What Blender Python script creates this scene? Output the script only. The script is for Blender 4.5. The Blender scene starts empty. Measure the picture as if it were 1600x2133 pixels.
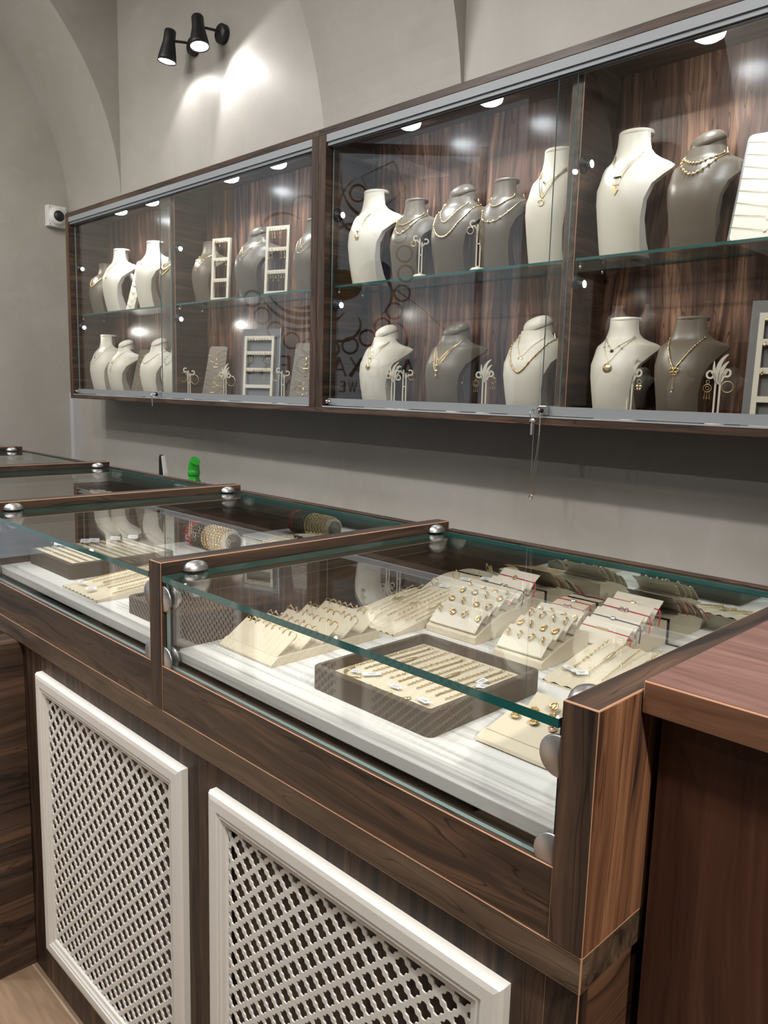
import bpy, math, random
from mathutils import Vector, Matrix
PI = math.pi
S = bpy.context.scene
COL = S.collection
random.seed(7)

# ------------------------------------------------------------ camera, world, exposure
cam_d = bpy.data.cameras.new('camera')
cam = bpy.data.objects.new('camera', cam_d)
COL.objects.link(cam)
CAM_Z = 1.4114
RIGHT = Vector((0.7037, 0.7102, 0.0)).normalized()
def set_camera():
    yaw, pit, rol = -0.78742, 0.150894, -0.026751
    f = Vector((math.sin(yaw)*math.cos(pit), math.cos(yaw)*math.cos(pit), -math.sin(pit)))
    r = Vector((math.cos(yaw), -math.sin(yaw), 0))
    d = f.cross(r)
    c, s = math.cos(rol), math.sin(rol)
    r2 = c*r + s*d
    d2 = -s*r + c*d
    m = Matrix.Identity(4)
    for i in range(3):
        m[i][0] = r2[i]; m[i][1] = -d2[i]; m[i][2] = -f[i]
    m[2][3] = CAM_Z
    cam.matrix_world = m
set_camera()
cam_d.sensor_fit = 'VERTICAL'
cam_d.sensor_height = 36.0
cam_d.lens = 1647.5/2133.0*36.0
cam_d.clip_start = 0.02
cam_d.clip_end = 60
S.camera = cam

w = bpy.data.worlds.new('world'); S.world = w; w.use_nodes = True
w.node_tree.nodes['Background'].inputs[0].default_value = (0.62, 0.68, 0.74, 1)
w.node_tree.nodes['Background'].inputs[1].default_value = 0.88
S.view_settings.view_transform = 'Standard'
S.view_settings.look = 'None'
S.view_settings.exposure = -0.08
S.view_settings.gamma = 1.0
S.view_settings.use_curve_mapping = False
try:
    S.cycles.use_denoising = True
    S.cycles.max_bounces = 14
    S.cycles.transparent_max_bounces = 32
    S.cycles.glossy_bounces = 5
    S.cycles.diffuse_bounces = 4
    S.cycles.sample_clamp_indirect = 4.0
    S.cycles.caustics_reflective = False
    S.cycles.caustics_refractive = False
except Exception:
    pass

def spot(name, loc, target, power, size_deg, blend=0.35, radius=0.03, col=(1, .96, .92)):
    l = bpy.data.lights.new(name, 'SPOT')
    l.energy = power; l.spot_size = math.radians(size_deg); l.spot_blend = blend
    l.shadow_soft_size = radius; l.color = col
    o = bpy.data.objects.new(name, l); COL.objects.link(o)
    o.location = loc
    o.rotation_euler = (Vector(target)-Vector(loc)).to_track_quat('-Z', 'Y').to_euler()
    return o
def area(name, loc, target, power, sx, sy, col=(1, .97, .93)):
    l = bpy.data.lights.new(name, 'AREA'); l.shape = 'RECTANGLE'
    l.energy = power; l.size = sx; l.size_y = sy; l.color = col
    o = bpy.data.objects.new(name, l); COL.objects.link(o)
    o.location = loc
    o.rotation_euler = (Vector(target)-Vector(loc)).to_track_quat('-Z', 'Y').to_euler()
    return o
# ceiling track of spotlights above the customers' side, the lamps that throw the cabinet's shadow
for k, x in enumerate((-3.6, -2.3, -1.0, 0.3)):
    spot('ceiling_spotlight', (x, 0.05, 3.1), (x-0.1, 1.3, 0.9), 54, 110, .6, .04, (1, .97, .935))
for k, x in enumerate((-3.2, -1.4, .4)):
    spot('front_spotlight', (x, -1.25, 2.95), (x-.1, 2.0, 1.3), 26, 125, .7, .015, (1, .97, .935))
spot('right_spotlight', (1.25, .15, 2.5), (-.4, .75, .7), 190, 60, .6, .05, (1, .90, .78))
spot('left_wall_fill', (-2.9, -.5, 3.1), (-4.76, 1.5, 1.9), 70, 80, .7, .04, (1, .97, .88))  # added fill that brightens the left wall, no fixture there
for x in (-2.9, -2.0): spot('opposite_lattice_fill', (x, 1.15, 3.15), (x-.3, -.72, .35), 850, 40, .5, .03, (1, .96, .90))  # added light so the opposite lattice shows in the front glass
area('ceiling_fill', (-1.0, -.6, 3.6), (-1.0, -.3, 0), 28, 1.1, .8, (1, .965, .93))  # added soft fill in place of light bounced off the vault
area('ceiling_fill_far', (-3.28, -.6, 3.6), (-3.28, -.3, 0), 28, 1.1, .8, (1, .965, .93))  # second added bounce fill, no panel in the ceiling

# ------------------------------------------------------------ materials
def new_mat(name):
    m = bpy.data.materials.new(name); m.use_nodes = True
    nt = m.node_tree
    return m, nt, nt.nodes['Principled BSDF']
def plain(name, col, rough=.5, metal=0.0, spec=.5, coat=0.0, bump=0.0, bscale=200, emis=None, es=0):
    m, nt, p = new_mat(name)
    p.inputs['Base Color'].default_value = (*col, 1)
    p.inputs['Roughness'].default_value = rough
    p.inputs['Metallic'].default_value = metal
    p.inputs['Specular IOR Level'].default_value = spec
    p.inputs['Coat Weight'].default_value = coat
    if emis:
        p.inputs['Emission Color'].default_value = (*emis, 1)
        p.inputs['Emission Strength'].default_value = es
    n = nt.nodes.new('ShaderNodeTexNoise'); n.inputs['Scale'].default_value = bscale; n.inputs['Detail'].default_value = 4
    tc = nt.nodes.new('ShaderNodeTexCoord'); nt.links.new(tc.outputs['Object'], n.inputs['Vector'])
    if metal < .5 and not emis:
        mx = nt.nodes.new('ShaderNodeMixRGB'); mx.blend_type = 'MULTIPLY'; mx.inputs[0].default_value = .10
        mx.inputs[1].default_value = (*col, 1)
        nt.links.new(n.outputs['Fac'], mx.inputs[2]); nt.links.new(mx.outputs[0], p.inputs['Base Color'])
    if bump:
        b = nt.nodes.new('ShaderNodeBump'); b.inputs['Strength'].default_value = bump; b.inputs['Distance'].default_value = .0006
        nt.links.new(n.outputs['Fac'], b.inputs['Height']); nt.links.new(b.outputs[0], p.inputs['Normal'])
    return m
def wood(name, axis, dark, mid, light, rough=.42, k=1.0, streak=1.0, coat=.10, seed=0.0, wob=1.0):
    """striped veneer, grain along axis"""
    m, nt, p = new_mat(name); N = nt.nodes; L = nt.links
    tc = N.new('ShaderNodeTexCoord'); oi = N.new('ShaderNodeObjectInfo')
    add = N.new('ShaderNodeVectorMath'); add.operation = 'ADD'
    sc = N.new('ShaderNodeVectorMath'); sc.operation = 'SCALE'; sc.inputs['Scale'].default_value = 7.3
    cmb = N.new('ShaderNodeCombineXYZ')
    for i in range(3): L.new(oi.outputs['Random'], cmb.inputs[i])
    L.new(cmb.outputs[0], sc.inputs[0]); L.new(tc.outputs['Object'], add.inputs[0]); L.new(sc.outputs[0], add.inputs[1])
    # slow wobble of the grain lines
    mp0 = N.new('ShaderNodeMapping'); s0 = [9*wob, 9*wob, 9*wob]; s0[axis] = 2.2*wob
    mp0.inputs['Scale'].default_value = s0; mp0.inputs['Location'].default_value = (seed, seed*1.7, seed*.3)
    L.new(add.outputs[0], mp0.inputs[0])
    n0 = N.new('ShaderNodeTexNoise'); n0.inputs['Scale'].default_value = 1.0; n0.inputs['Detail'].default_value = 2
    L.new(mp0.outputs[0], n0.inputs['Vector'])
    wv = N.new('ShaderNodeVectorMath'); wv.operation = 'SCALE'; wv.inputs['Scale'].default_value = .075
    sub = N.new('ShaderNodeVectorMath'); sub.operation = 'SUBTRACT'; sub.inputs[1].default_value = (.5, .5, .5)
    L.new(n0.outputs['Color'], sub.inputs[0]); L.new(sub.outputs[0], wv.inputs[0])
    ad2 = N.new('ShaderNodeVectorMath'); ad2.operation = 'ADD'
    L.new(add.outputs[0], ad2.inputs[0]); L.new(wv.outputs[0], ad2.inputs[1])
    mp = N.new('ShaderNodeMapping'); s1 = [62*k]*3; s1[axis] = 1.0*k
    mp.inputs['Scale'].default_value = s1
    L.new(ad2.outputs[0], mp.inputs[0])
    n1 = N.new('ShaderNodeTexNoise'); n1.inputs['Scale'].default_value = 1.0; n1.inputs['Detail'].default_value = 3; n1.inputs['Roughness'].default_value = .55
    L.new(mp.outputs[0], n1.inputs['Vector'])
    mpb = N.new('ShaderNodeMapping'); s2 = [24*k]*3; s2[axis] = .5*k
    mpb.inputs['Scale'].default_value = s2; L.new(ad2.outputs[0], mpb.inputs[0])
    n2 = N.new('ShaderNodeTexNoise'); n2.inputs['Scale'].default_value = 1.0; n2.inputs['Detail'].default_value = 1
    L.new(mpb.outputs[0], n2.inputs['Vector'])
    mixf = N.new('ShaderNodeMath'); mixf.operation = 'MULTIPLY_ADD'; mixf.inputs[1].default_value = .62
    mlt = N.new('ShaderNodeMath'); mlt.operation = 'MULTIPLY'; mlt.inputs[1].default_value = .38
    L.new(n2.outputs['Fac'], mlt.inputs[0]); L.new(n1.outputs['Fac'], mixf.inputs[0]); L.new(mlt.outputs[0], mixf.inputs[2])
    cr = N.new('ShaderNodeValToRGB'); e = cr.color_ramp.elements
    e[0].position = .37; e[0].color = (*dark, 1)
    e[1].position = .66; e[1].color = (*light, 1)
    a = cr.color_ramp.elements.new(.43); a.color = (*[(dark[i]*.4+mid[i]*.6) for i in range(3)], 1)
    b = cr.color_ramp.elements.new(.52); b.color = (*mid, 1)
    L.new(mixf.outputs[0], cr.inputs[0])
    # thin dark pore lines
    mp3 = N.new('ShaderNodeMapping'); s3 = [70*k]*3; s3[axis] = .8*k
    mp3.inputs['Scale'].default_value = s3; mp3.inputs['Location'].default_value = (3.1, 5.2, 1.1)
    L.new(ad2.outputs[0], mp3.inputs[0])
    n3 = N.new('ShaderNodeTexNoise'); n3.inputs['Scale'].default_value = 1.0; n3.inputs['Detail'].default_value = 0
    L.new(mp3.outputs[0], n3.inputs['Vector'])
    pn = N.new('ShaderNodeMath'); pn.operation = 'SUBTRACT'; pn.inputs[1].default_value = .5; L.new(n3.outputs['Fac'], pn.inputs[0])
    pa = N.new('ShaderNodeMath'); pa.operation = 'ABSOLUTE'; L.new(pn.outputs[0], pa.inputs[0])
    mr = N.new('ShaderNodeMapRange'); mr.inputs['From Min'].default_value = 0; mr.inputs['From Max'].default_value = .022
    mr.inputs['To Min'].default_value = 1.0-.62*streak; mr.inputs['To Max'].default_value = 1
    L.new(pa.outputs[0], mr.inputs['Value'])
    mul = N.new('ShaderNodeVectorMath'); mul.operation = 'SCALE'
    L.new(cr.outputs[0], mul.inputs[0]); L.new(mr.outputs[0], mul.inputs['Scale'])
    L.new(mul.outputs[0], p.inputs['Base Color'])
    p.inputs['Roughness'].default_value = rough; p.inputs['Specular IOR Level'].default_value = .32
    p.inputs['Coat Weight'].default_value = coat; p.inputs['Coat Roughness'].default_value = .22
    bp = N.new('ShaderNodeBump'); bp.inputs['Strength'].default_value = .12; bp.inputs['Distance'].default_value = .0005
    L.new(n1.outputs['Fac'], bp.inputs['Height']); L.new(bp.outputs[0], p.inputs['Normal'])
    return m
ZD, ZM, ZL = (.017, .011, .009), (.056, .034, .023), (.125, .070, .044)
WX = wood('zebra_veneer_x', 0, ZD, ZM, ZL, seed=1, k=1.25, streak=1.3)
WY = wood('zebra_veneer_y', 1, ZD, ZM, ZL, seed=2)
WZ = wood('zebra_veneer_z', 2, ZD, ZM, ZL, seed=3, coat=.0, rough=.5)
WXG = wood('zebra_veneer_greyish', 0, (.030, .020, .014), (.085, .057, .038), (.15, .105, .072), seed=5, wob=1.5, k=.8)
WZ_LIT = wood('zebra_veneer_lit', 2, (.03, .017, .014), (.20, .092, .048), (.38, .20, .105), seed=3, k=1.25)  # light from the right put into the colour, brighter copy of the veneer
WBACK = wood('zebra_veneer_back', 2, (.022, .013, .012), (.115, .060, .040), (.30, .165, .10), rough=.30, seed=3, k=1.25, streak=1.3, coat=.45)
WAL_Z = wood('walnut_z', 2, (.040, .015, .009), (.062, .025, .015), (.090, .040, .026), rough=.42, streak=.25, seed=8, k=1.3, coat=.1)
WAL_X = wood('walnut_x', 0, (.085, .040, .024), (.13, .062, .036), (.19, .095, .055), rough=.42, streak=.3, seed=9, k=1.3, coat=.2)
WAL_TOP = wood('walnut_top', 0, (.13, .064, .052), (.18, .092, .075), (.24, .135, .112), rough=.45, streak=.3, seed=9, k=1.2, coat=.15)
EDGE = plain('veneer_edge_band', (.46, .26, .16), .4)
CREAM = plain('cream_suede', (.69, .62, .48), .85, bump=.25, bscale=900)
IVORY = plain('ivory_leatherette', (.70, .66, .57), .42, bump=.15, bscale=1200)
IVORY2 = plain('ivory_gloss', (.68, .63, .52), .35)
TAUPE = plain('taupe_leatherette', (.138, .112, .082), .38, bump=.2, bscale=1200)
TRAY = plain('brown_velvet', (.105, .082, .060), .8, bump=.3, bscale=700)
GREYL = plain('grey_leatherette', (.16, .155, .155), .5)
GOLD = plain('gold', (.88, .67, .34), .28, 1.0)
RGOLD = plain('rose_gold', (.92, .66, .52), .30, 1.0)
SILV = plain('silver', (.78, .77, .76), .2, 1.0)
CHROME = plain('chrome', (.75, .76, .78), .08, 1.0)
SATIN = plain('satin_nickel', (.50, .49, .49), .38, 1.0)
ALU = plain('anodised_aluminium', (.25, .27, .285), .55, .15)
ALU2 = plain('aluminium_track', (.20, .22, .24), .5, .3)
BLACK = plain('black_metal', (.012, .012, .014), .45)
DARK = plain('dark_recess', (.01, .009, .009), .8)
WHITE = plain('white_plastic', (.72, .72, .70), .4)
GREYTR = plain('grey_cable_trunk', (.50, .50, .53), .5)
TAG = plain('paper_tag', (.82, .84, .88), .6)
INK = plain('ink', (.03, .03, .04), .7)
RED = plain('red_thread', (.55, .02, .045), .8)
BTHREAD = plain('black_thread', (.015, .016, .018), .8)
REDST = plain('red_stone', (.45, .02, .02), .12)
PINKST = plain('pink_stone', (.65, .18, .16), .15)
BLUEST = plain('blue_stone', (.12, .30, .42), .12)
BLKST = plain('black_stone', (.01, .01, .012), .15)
CLEARST = plain('clear_stone', (.85, .86, .9), .08, .35)
GREEN = plain('green_plastic', (.03, .32, .035), .18)
PAINT = plain('painted_mdf', (.69, .685, .655), .5, bump=.1, bscale=500)
CARD = plain('cream_card', (.74, .68, .58), .7)
LAMPM = plain('lamp_glow', (1, 1, 1), .5, emis=(.90, .95, 1.0), es=26)
LAMPW = plain('warm_lamp_glow', (1, 1, 1), .5, emis=(1.0, .98, .95), es=24)
MIRROR = plain('mirror', (.74, .77, .75), .015, 1.0)
PRINT = plain('window_print', (.006, .007, .010), .6)
PRINTB = plain('window_print_blue', (.03, .07, .18), .6)
PRINTY = plain('window_print_ochre', (.22, .13, .03), .6)

def glass(name, tint=(.982, .990, .986), refl=1.0):
    m = bpy.data.materials.new(name); m.use_nodes = True
    nt = m.node_tree; N = nt.nodes; L = nt.links
    for n in list(N): N.remove(n)
    out = N.new('ShaderNodeOutputMaterial'); mix = N.new('ShaderNodeMixShader')
    tr = N.new('ShaderNodeBsdfTransparent'); tr.inputs[0].default_value = (*tint, 1)
    gl = N.new('ShaderNodeBsdfGlossy'); gl.inputs['Roughness'].default_value = 0.0; gl.inputs[0].default_value = (1, 1, 1, 1)
    g = N.new('ShaderNodeNewGeometry'); d = N.new('ShaderNodeVectorMath'); d.operation = 'DOT_PRODUCT'
    L.new(g.outputs['Normal'], d.inputs[0]); L.new(g.outputs['Incoming'], d.inputs[1])
    ab = N.new('ShaderNodeMath'); ab.operation = 'ABSOLUTE'; L.new(d.outputs['Value'], ab.inputs[0])
    om = N.new('ShaderNodeMath'); om.operation = 'SUBTRACT'; om.inputs[0].default_value = 1; L.new(ab.outputs[0], om.inputs[1])
    pw = N.new('ShaderNodeMath'); pw.operation = 'POWER'; pw.inputs[1].default_value = 5; L.new(om.outputs[0], pw.inputs[0])
    ma = N.new('ShaderNodeMath'); ma.operation = 'MULTIPLY_ADD'; ma.inputs[1].default_value = .95*refl; ma.inputs[2].default_value = .042*refl
    L.new(pw.outputs[0], ma.inputs[0]); L.new(ma.outputs[0], mix.inputs[0])
    L.new(tr.outputs[0], mix.inputs[1]); L.new(gl.outputs[0], mix.inputs[2]); L.new(mix.outputs[0], out.inputs[0])
    return m
GLASS = glass('clear_glass')
GLASSR = glass('cabinet_glass', refl=1.15)
GEDGE = plain('green_glass_edge', (.012, .095, .088), .08, coat=.6)
GEDGE2 = plain('light_glass_edge', (.22, .34, .34), .15, coat=.5)

def plaster():
    m, nt, p = new_mat('stucco_plaster'); N = nt.nodes; L = nt.links
    tc = N.new('ShaderNodeTexCoord')
    n1 = N.new('ShaderNodeTexNoise'); n1.inputs['Scale'].default_value = 1.6; n1.inputs['Detail'].default_value = 5; n1.inputs['Distortion'].default_value = 1.2
    n2 = N.new('ShaderNodeTexNoise'); n2.inputs['Scale'].default_value = 5.5; n2.inputs['Detail'].default_value = 8; n2.inputs['Distortion'].default_value = 2.2; n2.inputs['Roughness'].default_value = .62
    for n in (n1, n2): L.new(tc.outputs['Object'], n.inputs['Vector'])
    cr = N.new('ShaderNodeValToRGB'); e = cr.color_ramp.elements
    e[0].position = .35; e[0].color = (.365, .345, .312, 1); e[1].position = .62; e[1].color = (.405, .387, .358, 1)
    L.new(n1.outputs['Fac'], cr.inputs[0])
    cr2 = N.new('ShaderNodeValToRGB'); e = cr2.color_ramp.elements
    e[0].position = .52; e[0].color = (0, 0, 0, 1); e[1].position = .74; e[1].color = (.26, .26, .26, 1)
    L.new(n2.outputs['Fac'], cr2.inputs[0])
    mx = N.new('ShaderNodeMixRGB'); mx.inputs[2].default_value = (.52, .495, .47, 1)
    L.new(cr2.outputs[0], mx.inputs[0]); L.new(cr.outputs[0], mx.inputs[1]); L.new(mx.outputs[0], p.inputs['Base Color'])
    mr = N.new('ShaderNodeMapRange'); mr.inputs['To Min'].default_value = .36; mr.inputs['To Max'].default_value = .6
    L.new(n2.outputs['Fac'], mr.inputs['Value']); L.new(mr.outputs[0], p.inputs['Roughness'])
    b = N.new('ShaderNodeBump'); b.inputs['Strength'].default_value = .12; b.inputs['Distance'].default_value = .004
    L.new(n2.outputs['Fac'], b.inputs['Height']); L.new(b.outputs[0], p.inputs['Normal'])
    return m
PLASTER = plaster()
def floor_mat():
    m, nt, p = new_mat('wood_look_tiles'); N = nt.nodes; L = nt.links
    tc = N.new('ShaderNodeTexCoord'); mp = N.new('ShaderNodeMapping'); mp.inputs['Location'].default_value = (.06, .155, 0)
    L.new(tc.outputs['Object'], mp.inputs[0])
    br = N.new('ShaderNodeTexBrick'); br.inputs['Scale'].default_value = 1; br.inputs['Brick Width'].default_value = .9; br.inputs['Row Height'].default_value = .20
    br.inputs['Mortar Size'].default_value = .0025; br.inputs['Color1'].default_value = (.27, .18, .115, 1); br.inputs['Color2'].default_value = (.22, .145, .092, 1); br.inputs['Mortar'].default_value = (.42, .34, .26, 1)
    L.new(mp.outputs[0], br.inputs['Vector'])
    mp2 = N.new('ShaderNodeMapping'); mp2.inputs['Scale'].default_value = (9, 60, 1); L.new(tc.outputs['Object'], mp2.inputs[0])
    n = N.new('ShaderNodeTexNoise'); n.inputs['Scale'].default_value = 1; n.inputs['Detail'].default_value = 6; n.inputs['Distortion'].default_value = .6
    L.new(mp2.outputs[0], n.inputs['Vector'])
    cr = N.new('ShaderNodeValToRGB'); cr.color_ramp.elements[0].position = .3; cr.color_ramp.elements[0].color = (.6, .6, .6, 1); cr.color_ramp.elements[1].position = .65
    L.new(n.outputs['Fac'], cr.inputs[0])
    mx = N.new('ShaderNodeMixRGB'); mx.blend_type = 'MULTIPLY'; mx.inputs[0].default_value = .8
    L.new(br.outputs['Color'], mx.inputs[1]); L.new(cr.outputs[0], mx.inputs[2]); L.new(mx.outputs[0], p.inputs['Base Color'])
    p.inputs['Roughness'].default_value = .45
    return m
FLOOR = floor_mat()
def whitewood():
    m, nt, p = new_mat('white_grained_laminate'); N = nt.nodes; L = nt.links
    tc = N.new('ShaderNodeTexCoord'); mp = N.new('ShaderNodeMapping'); mp.inputs['Scale'].default_value = (2.2, 110, 110); L.new(tc.outputs['Object'], mp.inputs[0])
    n = N.new('ShaderNodeTexNoise'); n.inputs['Scale'].default_value = 1; n.inputs['Detail'].default_value = 3; L.new(mp.outputs[0], n.inputs['Vector'])
    cr = N.new('ShaderNodeValToRGB'); cr.color_ramp.elements[0].position = .36; cr.color_ramp.elements[0].color = (.52, .52, .51, 1); cr.color_ramp.elements[1].position = .52; cr.color_ramp.elements[1].color = (.76, .76, .745, 1)
    L.new(n.outputs['Fac'], cr.inputs[0]); L.new(cr.outputs[0], p.inputs['Base Color'])
    p.inputs['Roughness'].default_value = .5
    return m
WHITEWOOD = whitewood()

# ------------------------------------------------------------ mesh helpers
class MB:
    def __init__(s): s.v = []; s.f = []; s.m = []; s.sm = []
    def add(s, vs, fs, mi=0, smooth=False):
        o = len(s.v); s.v += [tuple(p) for p in vs]
        for f in fs: s.f.append(tuple(i+o for i in f)); s.m.append(mi); s.sm.append(smooth)
        return s
    def box(s, x0, x1, y0, y1, z0, z1, mi=0, edge_mi=None):
        vs = [(x0, y0, z0), (x1, y0, z0), (x1, y1, z0), (x0, y1, z0), (x0, y0, z1), (x1, y0, z1), (x1, y1, z1), (x0, y1, z1)]
        return s.add(vs, [(0, 3, 2, 1), (4, 5, 6, 7), (0, 1, 5, 4), (1, 2, 6, 5), (2, 3, 7, 6), (3, 0, 4, 7)], mi)
    def pane(s, x0, x1, y0, y1, z0, z1, thin):
        """glass sheet: the two large faces get material 0, the rim material 1; thin = axis of thickness"""
        vs = [(x0, y0, z0), (x1, y0, z0), (x1, y1, z0), (x0, y1, z0), (x0, y0, z1), (x1, y0, z1), (x1, y1, z1), (x0, y1, z1)]
        fs = [(0, 3, 2, 1), (4, 5, 6, 7), (0, 1, 5, 4), (1, 2, 6, 5), (2, 3, 7, 6), (3, 0, 4, 7)]
        ax = [2, 2, 1, 0, 1, 0]
        for f, a in zip(fs, ax):
            s.add([vs[i] for i in f], [(0, 1, 2, 3)], 0 if a == thin else 1)
        return s
    def prism(s, prof, axis, a, b, mi=0, smooth=False):
        """closed 2D profile extruded along axis (0: prof=(y,z), 1: prof=(x,z), 2: prof=(x,y))"""
        n = len(prof)
        def P(p, t):
            return (t, p[0], p[1]) if axis == 0 else ((p[0], t, p[1]) if axis == 1 else (p[0], p[1], t))
        vs = [P(p, a) for p in prof]+[P(p, b) for p in prof]
        s.add(vs, [(i, (i+1) % n, n+(i+1) % n, n+i) for i in range(n)], mi, smooth)
        s.add(vs, [tuple(range(n))[::-1], tuple(range(n, 2*n))], mi)
        return s
    def lathe(s, prof, c=(0, 0, 0), axis=2, n=24, mi=0, smooth=True, M=None):
        """prof = [(r, h)...] about axis through c"""
        vs = []
        for r, h in prof:
            for i in range(n):
                a = 2*PI*i/n; u, v = r*math.cos(a), r*math.sin(a)
                p = (u, v, h) if axis == 2 else ((h, u, v) if axis == 0 else (u, h, v))
                if M is not None: p = M @ Vector(p)
                vs.append((p[0]+c[0], p[1]+c[1], p[2]+c[2]))
        fs = []
        for j in range(len(prof)-1):
            for i in range(n):
                k = (i+1) % n
                fs.append((j*n+i, j*n+k, (j+1)*n+k, (j+1)*n+i))
        s.add(vs, fs, mi, smooth)
        if prof[0][0] > 1e-6: s.add(vs[:n], [tuple(range(n))[::-1]], mi)
        if prof[-1][0] > 1e-6: s.add(vs[-n:], [tuple(range(n))], mi)
        return s
    def tube(s, pts, r, n=6, mi=0, closed=False, rf=None):
        pts = [Vector(p) for p in pts]; m = len(pts); vs = []
        up = Vector((0, 0, 1))
        prev = None
        for i, p in enumerate(pts):
            if closed: t = pts[(i+1) % m]-pts[i-1]
            else: t = pts[min(i+1, m-1)]-pts[max(i-1, 0)]
            if t.length < 1e-9: t = Vector((1, 0, 0))
            t.normalize()
            if prev is None:
                a = t.cross(up)
                if a.length < .1: a = t.cross(Vector((0, 1, 0)))
            else:
                a = prev - t*prev.dot(t)
                if a.length < 1e-6: a = t.cross(up)
            a.normalize(); prev = a; b = t.cross(a)
            rr = r*(rf(i/(m-1)) if rf else 1)
            for k in range(n):
                q = 2*PI*k/n
                vs.append(p+a*(rr*math.cos(q))+b*(rr*math.sin(q)))
        fs = []
        for i in range(m if closed else m-1):
            j = (i+1) % m
            for k in range(n):
                l = (k+1) % n
                fs.append((i*n+k, i*n+l, j*n+l, j*n+k))
        s.add(vs, fs, mi, True)
        if not closed:
            s.add(vs[:n], [tuple(range(n))[::-1]], mi); s.add(vs[-n:], [tuple(range(n))], mi)
        return s
    def ball(s, c, r, n=10, mi=0, sc=(1, 1, 1)):
        m = max(4, n//2); vs = []; fs = []
        for j in range(m+1):
            th = PI*j/m
            for i in range(n):
                ph = 2*PI*i/n
                vs.append((c[0]+r*sc[0]*math.sin(th)*math.cos(ph), c[1]+r*sc[1]*math.sin(th)*math.sin(ph), c[2]+r*sc[2]*math.cos(th)))
        for j in range(m):
            for i in range(n):
                k = (i+1) % n
                fs.append((j*n+i, (j+1)*n+i, (j+1)*n+k, j*n+k))
        return s.add(vs, fs, mi, True)
    def torus(s, c, R, r, axis=1, n=20, k=6, mi=0, a0=0, a1=2*PI):
        full = abs(a1-a0-2*PI) < 1e-6
        pts = []
        for i in range(n if full else n+1):
            a = a0+(a1-a0)*i/n; u, v = R*math.cos(a), R*math.sin(a)
            pts.append((c[0]+u, c[1], c[2]+v) if axis == 1 else ((c[0], c[1]+u, c[2]+v) if axis == 0 else (c[0]+u, c[1]+v, c[2])))
        return s.tube(pts, r, k, mi, closed=full)
    def strip(s, pts, wid, y0, y1, mi=0, wf=None):
        """flat ribbon in the xz plane following pts, extruded y0..y1"""
        P = [Vector((p[0], 0, p[1])) for p in pts]; m = len(P); L_, R_ = [], []
        for i in range(m):
            t = P[min(i+1, m-1)]-P[max(i-1, 0)]; t.normalize()
            nn = Vector((-t.z, 0, t.x)); ww = wid*(wf(i/(m-1)) if wf else 1)/2
            L_.append(P[i]+nn*ww); R_.append(P[i]-nn*ww)
        vs = [(p.x, y0, p.z) for p in L_]+[(p.x, y0, p.z) for p in R_]+[(p.x, y1, p.z) for p in L_]+[(p.x, y1, p.z) for p in R_]
        fs = []
        for i in range(m-1):
            fs += [(i, i+1, m+i+1, m+i), (2*m+i, 3*m+i, 3*m+i+1, 2*m+i+1), (i, 2*m+i, 2*m+i+1, i+1), (m+i, m+i+1, 3*m+i+1, 3*m+i)]
        fs += [(0, m, 3*m, 2*m), (m-1, 3*m-1, 4*m-1, 2*m-1)]
        return s.add(vs, fs, mi)
    def build(s, name, mats, parent=None, loc=None, bevel=0, bevel_mat=-1, rot=None, seg=2):
        me = bpy.data.meshes.new(name); me.from_pydata(s.v, [], s.f)
        if not isinstance(mats, (list, tuple)): mats = [mats]
        for m in mats: me.materials.append(m)
        me.polygons.foreach_set('material_index', s.m); me.polygons.foreach_set('use_smooth', s.sm); me.update()
        o = bpy.data.objects.new(name, me); COL.objects.link(o)
        if parent is not None: o.parent = parent
        if loc is not None: o.location = loc
        if rot is not None: o.rotation_euler = rot
        if bevel:
            b = o.modifiers.new('bevel', 'BEVEL'); b.width = bevel; b.segments = seg; b.limit_method = 'ANGLE'; b.material = bevel_mat
        return o
def tag(o, label=None, cat=None, group=None, kind=None):
    if label: o['label'] = label
    if cat: o['category'] = cat
    if group: o['group'] = group
    if kind: o['kind'] = kind
    return o
def empty(name, loc, label, cat, group=None, rz=0, rot=None):
    o = bpy.data.objects.new(name, None); COL.objects.link(o); o.location = loc
    o.rotation_euler = rot if rot else (0, 0, rz); o.empty_display_size = .02
    return tag(o, label, cat, group)
def kids(o): return [c for c in COL.objects if c.parent == o]
def copy_tree(o, parent=None, ch=None):
    c = o.copy(); COL.objects.link(c); c.parent = parent
    for k in o.children: copy_tree(k, c)
    return c
def struct(mb, name, mats, **k):
    o = mb.build(name, mats, **k); o['kind'] = 'structure'; return o
ORD = ['first', 'second', 'third', 'fourth', 'fifth', 'sixth', 'seventh', 'eighth', 'ninth', 'tenth', 'eleventh', 'twelfth', 'thirteenth', 'fourteenth', 'fifteenth', 'sixteenth', 'seventeenth', 'eighteenth', 'nineteenth', 'twentieth']

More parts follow.
